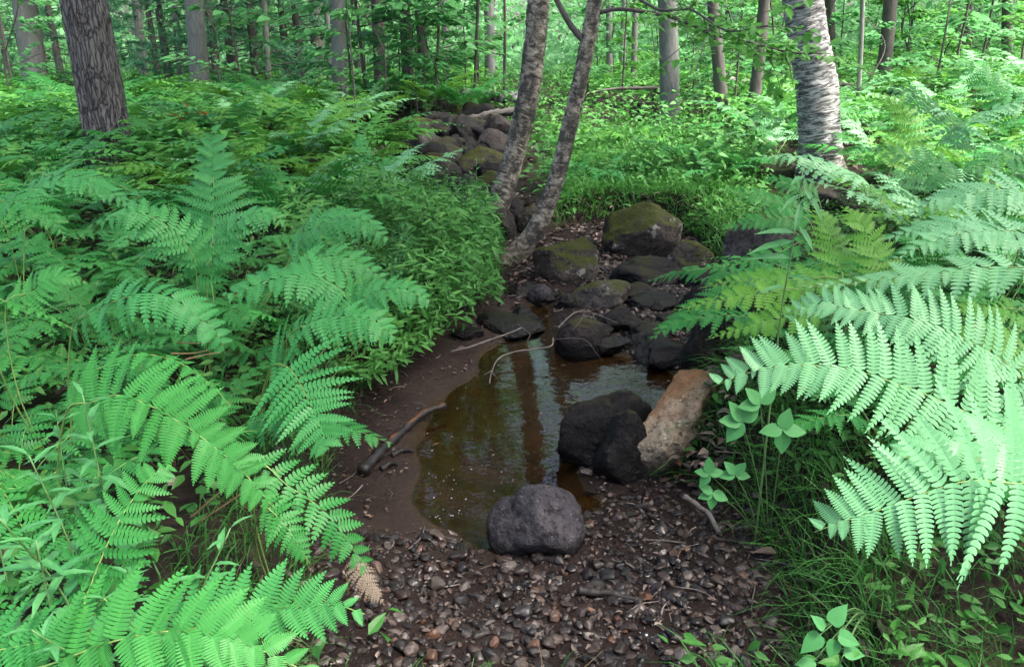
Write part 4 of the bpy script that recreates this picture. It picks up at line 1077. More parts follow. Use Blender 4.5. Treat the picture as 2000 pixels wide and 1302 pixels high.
def litter(name, n, cond, box, lr, label, zoff=0.006):
    xy = scatter(n, *box, cond)
    C = np.stack([xy[:, 0], xy[:, 1], H(xy[:, 0], xy[:, 1]) + rng.uniform(0.002, zoff, n)], 1)
    D = np.stack([rng.normal(size=n), rng.normal(size=n), rng.normal(0, 0.15, n)], 1)
    Nn = np.stack([rng.normal(0, 0.3, n), rng.normal(0, 0.3, n), np.ones(n)], 1)
    L = rng.uniform(*lr, n)
    V, Fc, at = leaves(C, D, Nn, L, L * 0.5, 0.25, 'ovate')
    tag(link(name, mesh(name, V, Fc, M['litter'], False, at)), label, 'leaf litter', kind='stuff')
def lit_birch(x, y):
    dc, dp = fields(x, y); v, px, py = in_view(x, y, 0.1, 10)
    return v & (dc > -0.2) & (dp < -0.05) & (y > 3.6) & (y < 8.2) & (rng.uniform(0, 1, x.shape) < np.where((py < 540) & (px > 1000), 1, 0.12))
litter('leaf_litter', 2600, lit_birch, (-1.4, 2.4, 3.6, 8.2), (0.025, 0.06), 'dead brown leaves washed up around the birch foot and stones', 0.02)
sl = PG(1385, 830)
litter('leaf_litter', 260, lambda x, y: ((x - sl[0]) / 0.13) ** 2 + ((y - sl[1]) / 0.22) ** 2 < 1, (sl[0] - 0.2, sl[0] + 0.2, sl[1] - 0.3, sl[1] + 0.3), (0.02, 0.06), 'dead leaves and rootlets heaped against the right side of the tan slab', 0.16)
def lit_floor(x, y):
    dc, dp = fields(x, y); v, px, py = in_view(x, y, 0.3, 40)
    return v & (dc < 0.02)
litter('leaf_litter', 9000, lit_floor, (-14, 16, 1.0, 22), (0.03, 0.08), 'dead brown leaves lying on the forest floor', 0.03)
def lit_bar(x, y):
    dc, dp = fields(x, y); v, px, py = in_view(x, y, 0.05, 10)
    return v & (dc > 0) & (dp < -0.02) & (y < 3.6)
litter('leaf_scraps', 800, lit_bar, (-1.2, 1.2, 1.35, 3.6), (0.008, 0.028), 'scraps of dead leaf on the mud and gravel', 0.012)

def twiglets(n):
    xy = scatter(n, -1.3, 1.3, 1.4, 6.0, lambda x, y: (lambda f, v: (f[0] > -0.08) & (f[1] < -0.03) & v[0])(fields(x, y), in_view(x, y, 0.05, 10)))
    parts = []
    for (x, y), z in zip(xy, H(xy[:, 0], xy[:, 1])):
        a = random.uniform(0, 6.283); L = random.uniform(0.03, 0.14)
        d = np.array([math.cos(a), math.sin(a), random.uniform(-0.02, 0.08)]); o = np.array([x, y, z + 0.006])
        b_ = np.array([-d[1], d[0], 0]) * random.uniform(-0.2, 0.2) * L
        V, Fc, _ = tube(catmull([o, o + d * L * 0.5 + b_, o + d * L], 6), np.linspace(0.0022, 0.001, 6) * random.uniform(0.6, 1.6), 4)
        parts.append((V, Fc, {}))
    V, Fc, _ = merge(parts)
    tag(link('twigs', mesh('twigs', V, Fc, M['twig'], True)), 'broken bits of twig strewn over the mud, stones and gravel', 'twigs', kind='stuff')
twiglets(170)

# ------------------------------------------------------------------ trees
def trunk_geo(pts, rad, seg, kind, seed, fine_to=4.2):
    """pts: rough centre line from the ground up"""
    pts = np.asarray(pts, float)
    L = np.linalg.norm(np.diff(pts, axis=0), axis=1).sum()
    cl = np.concatenate([[0], np.cumsum(np.linalg.norm(np.diff(pts, axis=0), axis=1))])
    s = np.linspace(0, L, 300)
    c = np.stack([np.interp(s, cl, pts[:, k]) for k in range(3)], 1)
    kern = np.hanning(19); kern /= kern.sum(); pad = 9
    c = np.stack([np.convolve(np.concatenate([2 * c[0, k] - c[pad:0:-1, k], c[:, k], 2 * c[-1, k] - c[-2:-pad - 2:-1, k]]), kern, 'valid') for k in range(3)], 1)
    step = {'rough': 0.022, 'birch': 0.018}.get(kind, 0.08)
    ss = np.concatenate([np.arange(0, min(fine_to, L), step), np.linspace(min(fine_to, L), L, 14)[1:] if L > fine_to else [L]])
    cc = np.stack([np.interp(ss, s, c[:, k]) for k in range(3)], 1)
    rr = np.interp(ss, np.linspace(0, L, len(rad)), rad)
    rr = rr * (1 + 0.35 * np.exp(-ss / 0.18))
    V, Fc, at = tube(cc, rr, seg)
    rest = at['rest']; n = len(ss)
    ctr = np.repeat(cc, seg, 0); rad_dir = unit(V - ctr)
    r0 = np.repeat(rr, seg)
    if kind == 'rough':
        a = np.abs(fbm(rest * [16, 16, 2.2] + seed, seed, 4))
        d = 0.13 * (np.minimum(a, 0.6) - 0.35) + 0.05 * fbm(rest * [5, 5, 1.0], seed + 5, 2)
    elif kind == 'birch':
        a = fbm(rest * [9, 9, 36] + seed, seed, 3)
        d = 0.045 * a + 0.06 * fbm(rest * [5, 5, 2.5], seed + 5, 2)
    else:
        d = 0.05 * fbm(rest * [10, 10, 2.5] + seed, seed, 3)
    fl = np.repeat(np.exp(-ss / 0.15), seg) * 0.25 * fbm(rest * [6, 6, 0] + seed, seed + 9, 2)
    V = V + rad_dir * (r0 * (d + fl))[:, None]
    return V, Fc, at
def crown_geo(top, h, r, n, leaf, seed, spread=1.0):
    """clumps of leaves on limbs around the upper trunk; TOP is relative to the tree's foot"""
    q = np.random.default_rng(seed)
    k = 26
    a = q.uniform(0, 6.283, k); t = q.uniform(0, 1, k)
    rr = r * (0.35 + 0.65 * q.uniform(0, 1, k)) * (1 - 0.45 * t)
    cen = np.stack([np.cos(a) * rr, np.sin(a) * rr, -h + h * t + q.normal(0, 0.2, k)], 1)
    pick = q.integers(0, k, n)
    C = cen[pick] + q.normal(size=(n, 3)) * [0.62, 0.62, 0.32] * spread
    D = q.normal(size=(n, 3)); Nn = q.normal(size=(n, 3)) * 0.6 + [0, 0, 1]
    L = leaf * q.uniform(0.7, 1.3, n)
    V, Fc, at = leaves(C, D, Nn, L, L * 0.7, 0.1, 'ovate', 0.5)
    parts = [(V, Fc, {})]
    for j in range(0, k, 2):
        st = np.array([0, 0, cen[j][2] - 0.9 - 0.2 * h]); md = (st + cen[j]) / 2 + [0, 0, 0.15]
        tv, tf, _ = tube(catmull([st, md, cen[j]], 8), np.linspace(0.06, 0.012, 8), 5)
        parts.append((tv, [(f, 1) for f, m in tf], {}))
    V, Fc, _ = merge(parts)
    return V, Fc
crowns = [mesh('crown', *crown_geo(None, 4.5, 2.4, [900, 900, 800, 1000, 4200, 4600][k], 0.17, 700 + k), [M['canopy'], M['bark_brown']]) for k in range(6)]
def tree(name, label, base, pts, rad, bark, kind, seed, seg=40, group=None, crown=True, top=None, cs=1.0, dense=False):
    """PTS in world space from the foot up; the trunk carries on above the last point to TOP metres"""
    base = np.array(base, float)
    e = empty(name, tuple(base), 0, label, 'tree', group)
    pts = [np.array(q, float) for q in pts]
    if top:
        d = unit(pts[-1] - pts[-2]); d = unit(d + [0, 0, 1.2])
        rem = base[2] + top - pts[-1][2]
        pts = pts + [pts[-1] + d * rem * 0.5, pts[-1] + d * rem]
    V, Fc, at = trunk_geo(np.array(pts) - base, rad, seg, kind, seed)
    link('trunk', mesh('trunk', V, Fc, M[bark], True, at), e)
    TREES_XY.append((base[0], base[1]))
    if crown:
        tp = pts[-1] - base
        link('crown', crowns[4 + seed % 2 if dense else seed % 4], e, (tp[0], tp[1], tp[2] + 0.8), (0, 0, seed * 1.7), cs)
    return e
def px_tree(label, xb, yb, xt, wpx, Yd, bark, kind, seed, wtop=None, seg=28, top=11.0, name='tree', mids=None, crown=True, group=None, cs=1.0, dense=False):
    """a trunk whose foot shows at (xb, yb) and that leaves the top of the picture at xt"""
    q = P(xb, yb, Yd); z = hz(q[0], q[1]); base = np.array([q[0], q[1], z - 0.03])
    tp = P(xt, -30, Yd)
    pts = [base] + [P(mx, my, Yd) for mx, my in (mids or [])] + [tp]
    if not mids: pts = [base, (base * 0.45 + tp * 0.55) + [0.01, 0, 0], tp]
    dist = Yd * CP + 0.3
    r0 = wpx / FPX * dist / 2; r1 = (wtop or wpx * 0.9) / FPX * dist / 2
    hvis = tp[2] - base[2]
    f = min(0.9, hvis / top)
    L = 40
    prof = np.interp(np.linspace(0, 1, L), [0, f, 1], [r0, r1, r1 * 0.35])
    return tree(name, label, base, pts, prof, bark, kind, seed, seg, group, crown, top, cs, dense)
px_tree('broad leaning grey trunk with furrowed bark standing in the left ferns', 208, 262, 158, 84, 7.2, 'bark', 'rough', 3, 76, 72, 13, mids=[(200, 200), (182, 100)])
px_tree('thick white birch with peeling horizontal bark on the right', 1608, 312, 1562, 78, 6.7, 'birch_white', 'birch', 5, 70, 72, 13, name='birch_tree', mids=[(1600, 220), (1586, 110)])
bA = [(948, 465), (968, 420), (985, 370), (1008, 290), (1030, 200), (1043, 110), (1050, 40), (1054, -30)]
bB = [(975, 545), (1005, 510), (1040, 462), (1072, 400), (1098, 310), (1120, 215), (1142, 120), (1158, 30), (1166, -30)]
def birch(label, px, Yb, w0, w1, seed, z0):
    pts = [P(a, b, Yb) for a, b in px]
    base = pts[0].copy(); base[2] = hz(base[0], base[1]) - 0.04
    pts[0] = base
    dist = Yb * CP + 0.45
    prof = np.interp(np.linspace(0, 1, 40), [0, 0.2, 1], [w0 / FPX * dist / 2, w1 / FPX * dist / 2, 0.03])
    return tree('birch_tree', label, base, pts, prof, 'birch', 'birch', seed, 56, None, True, 10.5, 1.1, True)
tA = birch('thicker left birch of the leaning pair beside the pool', bA, 6.0, 43, 38, 8, 0)
tB = birch('slimmer right birch of the leaning pair, forking near the top', bB, 5.3, 35, 27, 9, 0)
def add_branch(t, px, Ys, r0, r1, nleaf, leaf, mk, seed, spread=0.12):
    base = np.array(t.location)
    k = np.linspace(0, 1, len(px))
    c = np.array([P(a, b, Ys[0] + (Ys[1] - Ys[0]) * u) for (a, b), u in zip(px, k)]) - base
    cc = catmull(c, 24)
    V, Fc, at = tube(cc, np.linspace(r0, r1, 24), 7)
    parts = [(V, Fc, at)]
    q = np.random.default_rng(seed); ends = []
    if nleaf:
        for j in range(14):
            i = int(6 + 17 * (j + 0.5) / 14)
            d = unit(unit(cc[min(i + 1, 23)] - cc[i - 1]) * 0.6 + np.array([q.normal(0, .5), q.normal(0, .5), q.normal(-0.12, .3)]))
            tw = catmull([cc[i], cc[i] + d * 0.2 + [0, 0, .02], cc[i] + d * q.uniform(0.3, 0.5) - [0, 0, .03]], 8)
            parts.append(tube(tw, np.linspace(r1 * 0.7, 0.0015, 8), 4)); ends.append(tw)
    V, Fc, at = merge(parts)
    b = link('branch', mesh('branch', V, Fc, M['bark_brown'], True, at), t)
    if nleaf:
        allp = np.vstack([w[2:] for w in ends] + [cc[14:]])
        C = allp[q.integers(0, len(allp), nleaf)] + q.normal(0, 0.035, (nleaf, 3)) * [1, 1, 0.5]
        D = np.stack([q.normal(size=nleaf), q.normal(size=nleaf), q.normal(-0.25, 0.25, nleaf)], 1)
        Nn = np.stack([q.normal(0, .35, nleaf), q.normal(0, .35, nleaf) - .2, np.ones(nleaf)], 1)
        L = leaf * q.uniform(0.7, 1.25, nleaf)
        V, Fc, at = leaves(C, D, Nn, L, L * 0.66, 0.1, 'ovate')
        link('foliage', mesh('foliage', V, Fc, M[mk], False, at), b)
add_branch(tB, [(1138, 78), (1118, 55), (1100, 25), (1082, -10), (1070, -40)], (5.3, 5.3), 0.022, 0.016, 0, 0, None, 1)
add_branch(tB, [(1160, 28), (1205, 18), (1260, 24), (1320, 36), (1400, 70), (1470, 84), (1540, 102), (1610, 105)], (5.3, 4.9), 0.014, 0.004, 230, 0.075, 'lime', 2)
add_branch(tB, [(1168, -20), (1230, -10), (1290, 20), (1350, 20), (1420, 60), (1500, 50)], (5.3, 4.6), 0.012, 0.004, 170, 0.075, 'lime', 3)
BG = [('hazy broad trunk at the far left edge behind the ferns', 66, 150, 42, 46, 15, 'bark_grey', 42), ('slim pale trunk behind the broad leaning trunk', 274, 120, 262, 18, 19, 'bark_pale', 16),
      ('thin pale crooked trunk left of the flaky grey trunk', 348, 125, 336, 14, 18, 'bark_pale', 12), ('flaky grey trunk between the broad leaning trunk and the pines', 385, 150, 376, 36, 13, 'bark_grey', 33),
      ('hair-thin pale trunk in front of the dark pines', 457, 110, 451, 9, 21, 'bark_pale', 8), ('thin whitish trunk standing before the pines', 521, 150, 513, 12, 15, 'bark_pale', 10),
      ('dark trunk behind the white sapling, left of the straight grey trunk', 618, 130, 614, 24, 19, 'bark_brown', 24), ('slender white trunk touching the straight grey trunk', 640, 130, 635, 11, 16, 'bark_pale', 10),
      ('straight smooth grey trunk rising from the ferns left of the cascade', 660, 168, 657, 29, 11.5, 'bark_grey', 27), ('brown trunk above the cascade, leftmost of three', 742, 165, 735, 24, 15, 'bark_brown', 23),
      ('brown trunk above the cascade, middle of three', 798, 165, 786, 24, 14, 'bark_brown', 22), ('dark trunk above the cascade, rightmost of three', 824, 165, 820, 18, 15, 'bark_brown', 18),
      ('pale trunk far behind the white log', 957, 150, 954, 20, 21, 'bark_grey', 20), ('thin trunk between the cascade trunks and the white log', 872, 150, 868, 13, 20, 'bark_grey', 13),
      ('pale grey trunk standing alone right of the twin birches', 1307, 262, 1303, 37, 10.5, 'bark_grey', 35), ('dark leaning young trunk left of the white birch', 1418, 250, 1388, 27, 9.0, 'bark_brown', 20),
      ('dark straight young trunk next to the white birch', 1468, 240, 1496, 23, 9.6, 'bark_brown', 20), ('dark trunk on the brushy slope right of the white birch', 1728, 150, 1742, 27, 13, 'bark_brown', 24),
      ('pale pole-thin stem between the white birch and the slope trunk', 1680, 205, 1686, 9, 10, 'bark_pale', 8), ('dark slim trunk partly behind the white birch', 1622, 160, 1618, 22, 16, 'bark_brown', 20),
      ('thin pale trunk just right of the twin birches', 1238, 150, 1242, 12, 18, 'bark_pale', 11), ('pale slim trunk deep behind the slimmer birch', 1192, 140, 1188, 12, 22, 'bark_pale', 12),
      ('thin grey trunk far behind the dark young trunks', 1542, 160, 1538, 12, 17, 'bark_grey', 12), ('dim trunk high on the slope near the right edge', 1890, 90, 1896, 16, 19, 'bark_brown', 15),
      ('leaning grey trunk at the right edge of the slope', 1975, 100, 1968, 20, 17, 'bark_brown', 18)]
for k, (lb, xb, yb, xt, w_, Yd, bk, wt) in enumerate(BG):
    px_tree(lb, xb, yb, xt, w_, Yd, bk, 'smooth', 20 + k, wt, 18, 12 + (k % 4), cs=random.uniform(0.85, 1.2), crown=not (1120 < xb < 1320 and Yd < 30))
for k, (x, y) in enumerate([(4.1, 1.7), (2.9, 0.6), (3.5, 3.4), (-4.6, 2.6)]):  # first three added unseen, their crowns placed to shade stream and left bank
    b_ = np.array([x, y, hz(x, y) - 0.05])
    tree('tree', ['grey forest tree on the right bank, just outside the view', 'grey forest tree beside the viewer on the right, outside the view', 'tall forest tree right of the fern slope, outside the view', 'grey forest tree left of the fern bed, outside the view'][k], b_,
         [b_, b_ + [0.1, 0, 2], b_ + [0.1, 0.1, 4]], np.linspace(0.16, 0.05, 20), 'bark_grey', 'smooth', 60 + k, 16, None, True, 10.5 + k, 1.0, True)
far_trunks = []
for k in range(3):
    V, Fc, at = trunk_geo(np.array([[0, 0, 0], [0.1, 0, 4], [0.05, 0.1, 9], [0.2, 0, 14]]), np.linspace(0.16, 0.05, 10), 12, 'smooth', 300 + k)
    far_trunks.append(mesh('trunk', V, Fc, M[['bark_brown', 'bark_grey', 'bark_pale'][k]], True, at))
for k in range(9):
    y = random.uniform(24, 42); x = random.uniform(-0.78, 0.78) * y
    e = empty('tree', (x, y, hz(x, y) - 0.1), random.uniform(0, 6.28), 'slim trunk among many alike deep in the background wood', 'tree', 'trunks deep in the wood')
    link('trunk', random.choice(far_trunks), e, None, None, (s_ := random.uniform(0.6, 1.4), s_, 1))
    if not (0.05 < x / y < 0.17): link('crown', random.choice(crowns[:4]), e, (0.2, 0, 14), (0, 0, random.uniform(0, 6)), random.uniform(1.1, 1.6))

# saplings: layered sprays of broad leaves on thin stems
def sapling_geo(seed, h, nb, leaf, per=40, low=0.12):
    q = np.random.default_rng(seed)
    c = catmull([[0, 0, 0], [q.normal(0, .08), q.normal(0, .08), h * .35], [q.normal(0, .15), q.normal(0, .15), h * .7], [q.normal(0, .2), q.normal(0, .2), h]], 24)
    parts = [tube(c, np.linspace(0.016, 0.004, 24), 6)]
    Cs, Ds = [], []
    for j in range(nb):
        t = low + (1 - low) * (j + q.uniform(0, 1)) / nb
        o = c[min(23, int(t * 23))]; a = q.uniform(0, 6.283) if j % 2 else q.uniform(0, 6.283)
        ln = (0.35 + 0.9 * (1 - t)) * q.uniform(0.6, 1.15) * h / 3
        d = np.array([math.cos(a), math.sin(a), q.uniform(0.0, 0.45)])
        br = catmull([o, o + d * ln * 0.5, o + d * ln + [0, 0, -0.12 * ln]], 12)
        parts.append(tube(br, np.linspace(0.006, 0.0015, 12), 4))
        S = np.array([-d[1], d[0], 0])
        for m in range(per):
            u = q.uniform(0.2, 1.0); pt = br[int(u * 11)]
            side = q.choice([-1, 1]); off = q.uniform(0, 0.30) * ln * (1.15 - u)
            Cs.append(pt + S * side * off + [0, 0, q.normal(0, 0.025)]); Ds.append(d * 0.6 + S * side * q.uniform(0.4, 1.2) + [0, 0, -0.25])
    n = len(Cs)
    Nn = np.stack([q.normal(0, .3, n), q.normal(0, .3, n), np.ones(n)], 1)
    L = leaf * q.uniform(0.65, 1.3, n)
    lv = leaves(np.array(Cs), np.array(Ds), Nn, L, L * 0.6, 0.1, 'ovate', None, 0.2)
    return merge(parts), lv
sap = []
for k in range(6):
    (sv, sf, sa), (lv, lf, la) = sapling_geo(1000 + k, [2.6, 3.2, 1.6, 3.8, 2.2, 1.2][k], [13, 15, 9, 16, 11, 8][k], [0.10, 0.11, 0.09, 0.12, 0.10, 0.08][k])
    sap.append((mesh('stem', sv, sf, M['bark_brown'], True, sa), mesh('crown', lv, lf, M['maple'], False, la), mesh('crown', lv, lf, M['lime'], False, la)))
def put_sapling(px, Yd, k, s, label, group, lime=False):
    q = P(px, 150, Yd); x, y = q[0], q[1]
    e = empty('sapling', (x, y, hz(x, y) - 0.02), random.uniform(0, 6.28), label, 'sapling', group)
    link('stem', sap[k][0], e, None, None, s); link('crown', sap[k][2 if lime else 1], e, None, None, s)
hs = [(690, 10.5, 4, 'leafy sapling left of the cascade, beside the straight grey trunk'), (745, 11.5, 0, 'leafy sapling over the upper left of the cascade'), (800, 12.5, 1, 'tall leafy sapling behind the cascade trunks'), (860, 11.8, 2, 'bushy sapling just above the top of the cascade'),
      (910, 13.0, 4, 'leafy sapling behind the white log'), (1440, 10.2, 4, 'leafy sapling between the two dark young trunks'), (1345, 11.5, 2, 'bushy sapling right of the pale grey trunk'), (1500, 11.5, 0, 'leafy sapling behind the dark straight young trunk'), (1690, 10.5, 2, 'sapling right of the white birch foot'),
      (20, 11.5, 0, 'leafy sapling in front of the hazy far-left trunk'), (1830, 11, 0, 'leafy sapling on the brushy slope at the right')]
for px, Yd, lb in [(760, 10.9, 'knee-high leafy shoot above the left end of the cascade'), (815, 11.0, 'knee-high leafy shoot above the middle of the cascade'), (868, 11.1, 'knee-high leafy shoot above the cascade, below the white log')]: put_sapling(px, Yd, 5, 0.55, lb, None)
hs2 = [(715, 12.5, 3, 'tall spreading sapling above the left side of the cascade'), (835, 13.5, 1, 'tall spreading sapling above the middle of the cascade'), (925, 12.8, 3, 'tall spreading sapling above the white log'), (985, 14.5, 1, 'tall spreading sapling behind the thicker leaning birch')]
for px, Yd, k, lb in hs2: put_sapling(px, Yd, k, 1.9, lb, None)
for px, Yd, k, lb in hs: put_sapling(px, Yd, k, random.uniform(0.9, 1.15), lb, None)
for j in range(150):
    px = random.uniform(-60, 2060)
    if px < 660 and random.random() < 0.62: continue
    if 960 < px < 1140: continue
    Yd = random.uniform(12, 27)
    lime = random.random() < (0.5 if px > 1000 else 0.12)
    put_sapling(px, Yd, random.randrange(6), random.uniform(0.9, 1.6), ('bright leafy sapling in the wood behind the white birch' if px > 1000 else 'leafy sapling in the wood behind the ferns'), ('saplings behind the birches' if px > 1000 else 'saplings behind the ferns'), lime)

# pines: soft drooping boughs of long needles
def pine_geo(seed, h):
    q = np.random.default_rng(seed); C, D = [], []
    parts = [tube(catmull([[0, 0, 0], [0.03, 0, h * .5], [0, 0.05, h]], 14), np.linspace(0.09, 0.02, 14), 8)]
    for j in range(46):
        z = h * (0.06 + 0.92 * j / 46); a = q.uniform(0, 6.283); ln = (1.9 - 1.4 * j / 46) * q.uniform(0.7, 1.1)
        d = np.array([math.cos(a), math.sin(a), 0.12])
        br = catmull([[0, 0, z], d * ln * 0.5 + [0, 0, z], d * ln + [0, 0, z - 0.18 * ln]], 10)
        parts.append(tube(br, np.linspace(0.012, 0.003, 10), 4))
        S = np.array([-d[1], d[0], 0])
        for m in range(26):
            u = q.uniform(0.25, 1); o = br[int(u * 9)] + S * q.normal(0, 0.22) * ln * (1.2 - u)
            for w_ in range(7):
                C.append(o); D.append(d * 0.8 + q.normal(0, 0.55, 3) + [0, 0, -0.05])
    n = len(C)
    L = q.uniform(0.10, 0.17, n)
    lv = leaves(np.array(C), np.array(D), q.normal(0, 0.5, (n, 3)) + [0, 0, 1], L, 0.016, 0.05, 'lance', None, 0.15)
    return merge(parts), lv
pines = []
for k in range(2):
    (sv, sf, sa), (lv, lf, la) = pine_geo(1500 + k, [5.5, 7.0][k])
    pines.append((mesh('trunk', sv, sf, M['bark_brown'], True, sa), mesh('crown', lv, lf, M['pine'], False, la)))
for px, Yd, k, lb in [(455, 16.5, 0, 'soft dark pine right of the flaky grey trunk'), (560, 18, 1, 'soft dark pine behind the thin whitish trunk'), (310, 20, 1, 'dark pine behind the slim pale trunk'), (120, 18.5, 1, 'dark pine behind the hazy left edge trunk'), (505, 22, 1, 'tall pine at the back between the two soft dark pines'),
                      (230, 23, 0, 'dark pine hidden behind the broad leaning trunk'), (700, 23, 1, 'pine behind the saplings left of the cascade'), (20, 22, 0, 'dark pine at the far left edge'), (410, 24, 0, 'small pine far behind the flaky grey trunk'), (620, 25, 0, 'pine far behind the straight grey trunk'), (425, 14.8, 0, 'low pine just right of the flaky grey trunk'), (590, 16, 0, 'low pine left of the straight grey trunk'), (500, 15.2, 0, 'low pine with boughs reaching the ferns before the other pines'), (330, 16.5, 0, 'low pine between the broad leaning trunk and the flaky trunk'), (160, 15.5, 0, 'low pine left of the broad leaning trunk')]:
    q = P(px, 150, Yd)
    e = empty('pine_tree', (q[0], q[1], hz(q[0], q[1]) - 0.05), random.uniform(0, 6.28), lb, 'tree')
    link('trunk', pines[k][0], e); link('crown', pines[k][1], e)

# the far wood as one mass of leaves
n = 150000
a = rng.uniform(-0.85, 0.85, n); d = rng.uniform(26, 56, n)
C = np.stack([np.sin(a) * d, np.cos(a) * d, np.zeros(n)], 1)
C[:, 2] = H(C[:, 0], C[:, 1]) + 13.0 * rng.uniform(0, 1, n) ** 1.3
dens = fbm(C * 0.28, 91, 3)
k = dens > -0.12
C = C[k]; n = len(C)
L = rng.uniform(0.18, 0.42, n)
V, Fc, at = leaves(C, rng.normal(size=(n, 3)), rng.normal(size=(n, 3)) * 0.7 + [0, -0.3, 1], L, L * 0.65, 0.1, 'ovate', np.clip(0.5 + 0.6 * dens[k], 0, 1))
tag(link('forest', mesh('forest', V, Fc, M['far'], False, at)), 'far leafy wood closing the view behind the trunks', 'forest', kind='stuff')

# ------------------------------------------------------------------ logs, sticks
def stick(name, label, cat, px, Ys=None, z=None, r=(0.006, 0.003), mk='twig', seg=8, n=30, wob=0.15, twigs=()):
    def put(q):
        if z is not None: return np.array([PZ(a, b, c) for (a, b), c in zip(q, np.linspace(z[0], z[1], len(q)))])
        return np.array([P(a, b, c) for (a, b), c in zip(q, np.linspace(Ys[0], Ys[1], len(q)))])
    c = put(px); o = c.mean(0)
    cc = catmull(c - o, n)
    rr = np.linspace(r[0], r[1], n) * (1 + wob * np.sin(np.arange(n) * 1.7) * np.sin(np.arange(n) * 0.6 + 1))
    parts = [tube(cc, rr, seg)]
    for tw in twigs:
        t = catmull(put(tw) - o, 10) if len(tw) > 2 else np.linspace(*(put(tw) - o), 10)
        parts.append(tube(t, np.linspace(r[1] * 0.8, r[1] * 0.3, 10), 5))
    V, Fc, at = merge(parts)
    V = V + fbm(V * 40, 3, 2)[:, None] * r[1] * (0.15 if r[0] < 0.01 else 0.4)
    ob = link(name, mesh(name, V, Fc, M[mk], True, at), None, tuple(o))
    return tag(ob, label, cat)
stick('branch', 'thin bare grey branch lying from the mud bar to the narrow end of the pool', 'branch', [(880, 686), (915, 678), (955, 664), (990, 652), (1018, 640)], z=(0.05, 0.09), r=(0.0045, 0.004), twigs=([(1018, 640), (1010, 630)], [(1018, 640), (1035, 652), (1030, 664)], [(955, 664), (985, 668)]))
stick('branch', 'thin bent branch rising from the pool to the smooth rounded boulder', 'branch', [(956, 748), (960, 728), (972, 702), (1000, 688), (1040, 682), (1076, 676), (1080, 660)], z=(0.01, 0.10), r=(0.0035, 0.004), twigs=([(962, 722), (945, 732)], [(960, 728), (970, 735)]))
stick('branch', 'forked bare twig draped over the smooth rounded boulder', 'branch', [(1090, 640), (1110, 620), (1130, 608), (1160, 612), (1205, 630)], z=(0.20, 0.20), r=(0.003, 0.0015), twigs=([(1130, 608), (1150, 607), (1175, 600)], [(1140, 608), (1135, 625), (1118, 645)], [(1080, 662), (1140, 662), (1165, 690), (1178, 705)], [(1125, 612), (1112, 600)]))
stick('log', 'dark rotting stick with orange heartwood lying on the mud bar', 'stick', [(706, 922), (745, 880), (790, 838), (830, 805), (872, 790)], z=(0.05, 0.05), r=(0.022, 0.012), mk='rotten', wob=0.35)
for q, lb in (([(765, 888), (785, 880), (808, 882)], 'short black stick at the water edge under the rotting stick'), ([(1130, 1152), (1180, 1158), (1245, 1172)], 'flat black stick half sunk in the gravel below the grey boulder'), ([(745, 915), (762, 905), (775, 908)], 'small black chip of wood on the wet mud')):
    stick('stick', lb, 'stick', q, z=(0.06, 0.065) if q[0][0] > 1000 else (0.035, 0.035), r=(0.012, 0.008), mk='twig_dark')
stick('root', 'bare grey root running down the right bank to the gravel', 'root', [(1335, 968), (1360, 985), (1385, 1005), (1405, 1040)], z=(0.12, 0.05), r=(0.010, 0.006), mk='twig')
stick('log', 'white birch log with dark patches lying across the top of the cascade', 'log', [(882, 184), (930, 184), (975, 190), (1015, 192)], Ys=(12.0, 11.6), r=(0.055, 0.075), mk='birch_white', seg=20, wob=0.05)
stick('log', 'bare grey log slanting down just below the white birch log', 'log', [(895, 238), (940, 228), (985, 220), (1020, 216)], Ys=(10.4, 10.4), r=(0.045, 0.055), mk='bark_brown', seg=14, wob=0.08)
stick('log', 'fallen pale log behind the dark young trunks', 'log', [(1372, 160), (1420, 160), (1475, 166)], Ys=(14, 13.5), r=(0.08, 0.07), mk='bark_pale', seg=14)
stick('log', 'dead branch heap stem at the foot of the slope trunk', 'branch', [(1630, 165), (1700, 172), (1760, 165), (1830, 158)], Ys=(12, 11.5), r=(0.05, 0.03), mk='bark_brown', seg=10, twigs=([(1700, 172), (1712, 185), (1720, 205)], [(1700, 172), (1740, 182), (1775, 178)]))
stick('log', 'long grey dead branch lying behind the twin birches', 'branch', [(1150, 182), (1200, 174), (1260, 172), (1300, 172)], Ys=(11.5, 11.8), r=(0.016, 0.026), mk='bark_brown', seg=8)
for k, (q, Ya, lb) in enumerate([([(345, 668), (385, 670), (440, 665)], 1.95, 'straw-coloured dead stalk under the fern arch, upper of three'), ([(335, 690), (375, 690), (405, 684)], 1.9, 'straw-coloured dead stalk under the fern arch, middle of three'), ([(362, 702), (395, 694), (430, 688)], 1.85, 'straw-coloured dead stalk under the fern arch, lowest of three'),
                                 ([(372, 1010), (430, 960), (480, 915)], 1.45, 'dead brown fern stalk crossing under the large arching fern'), ([(390, 1018), (440, 985), (520, 930)], 1.45, 'second dead brown fern stalk, just right of its neighbour under the large fern')]):
    stick('dead_stalk', lb, 'stalk', q, Ys=(Ya, Ya), r=(0.0022, 0.0012), mk='stalk_brown')

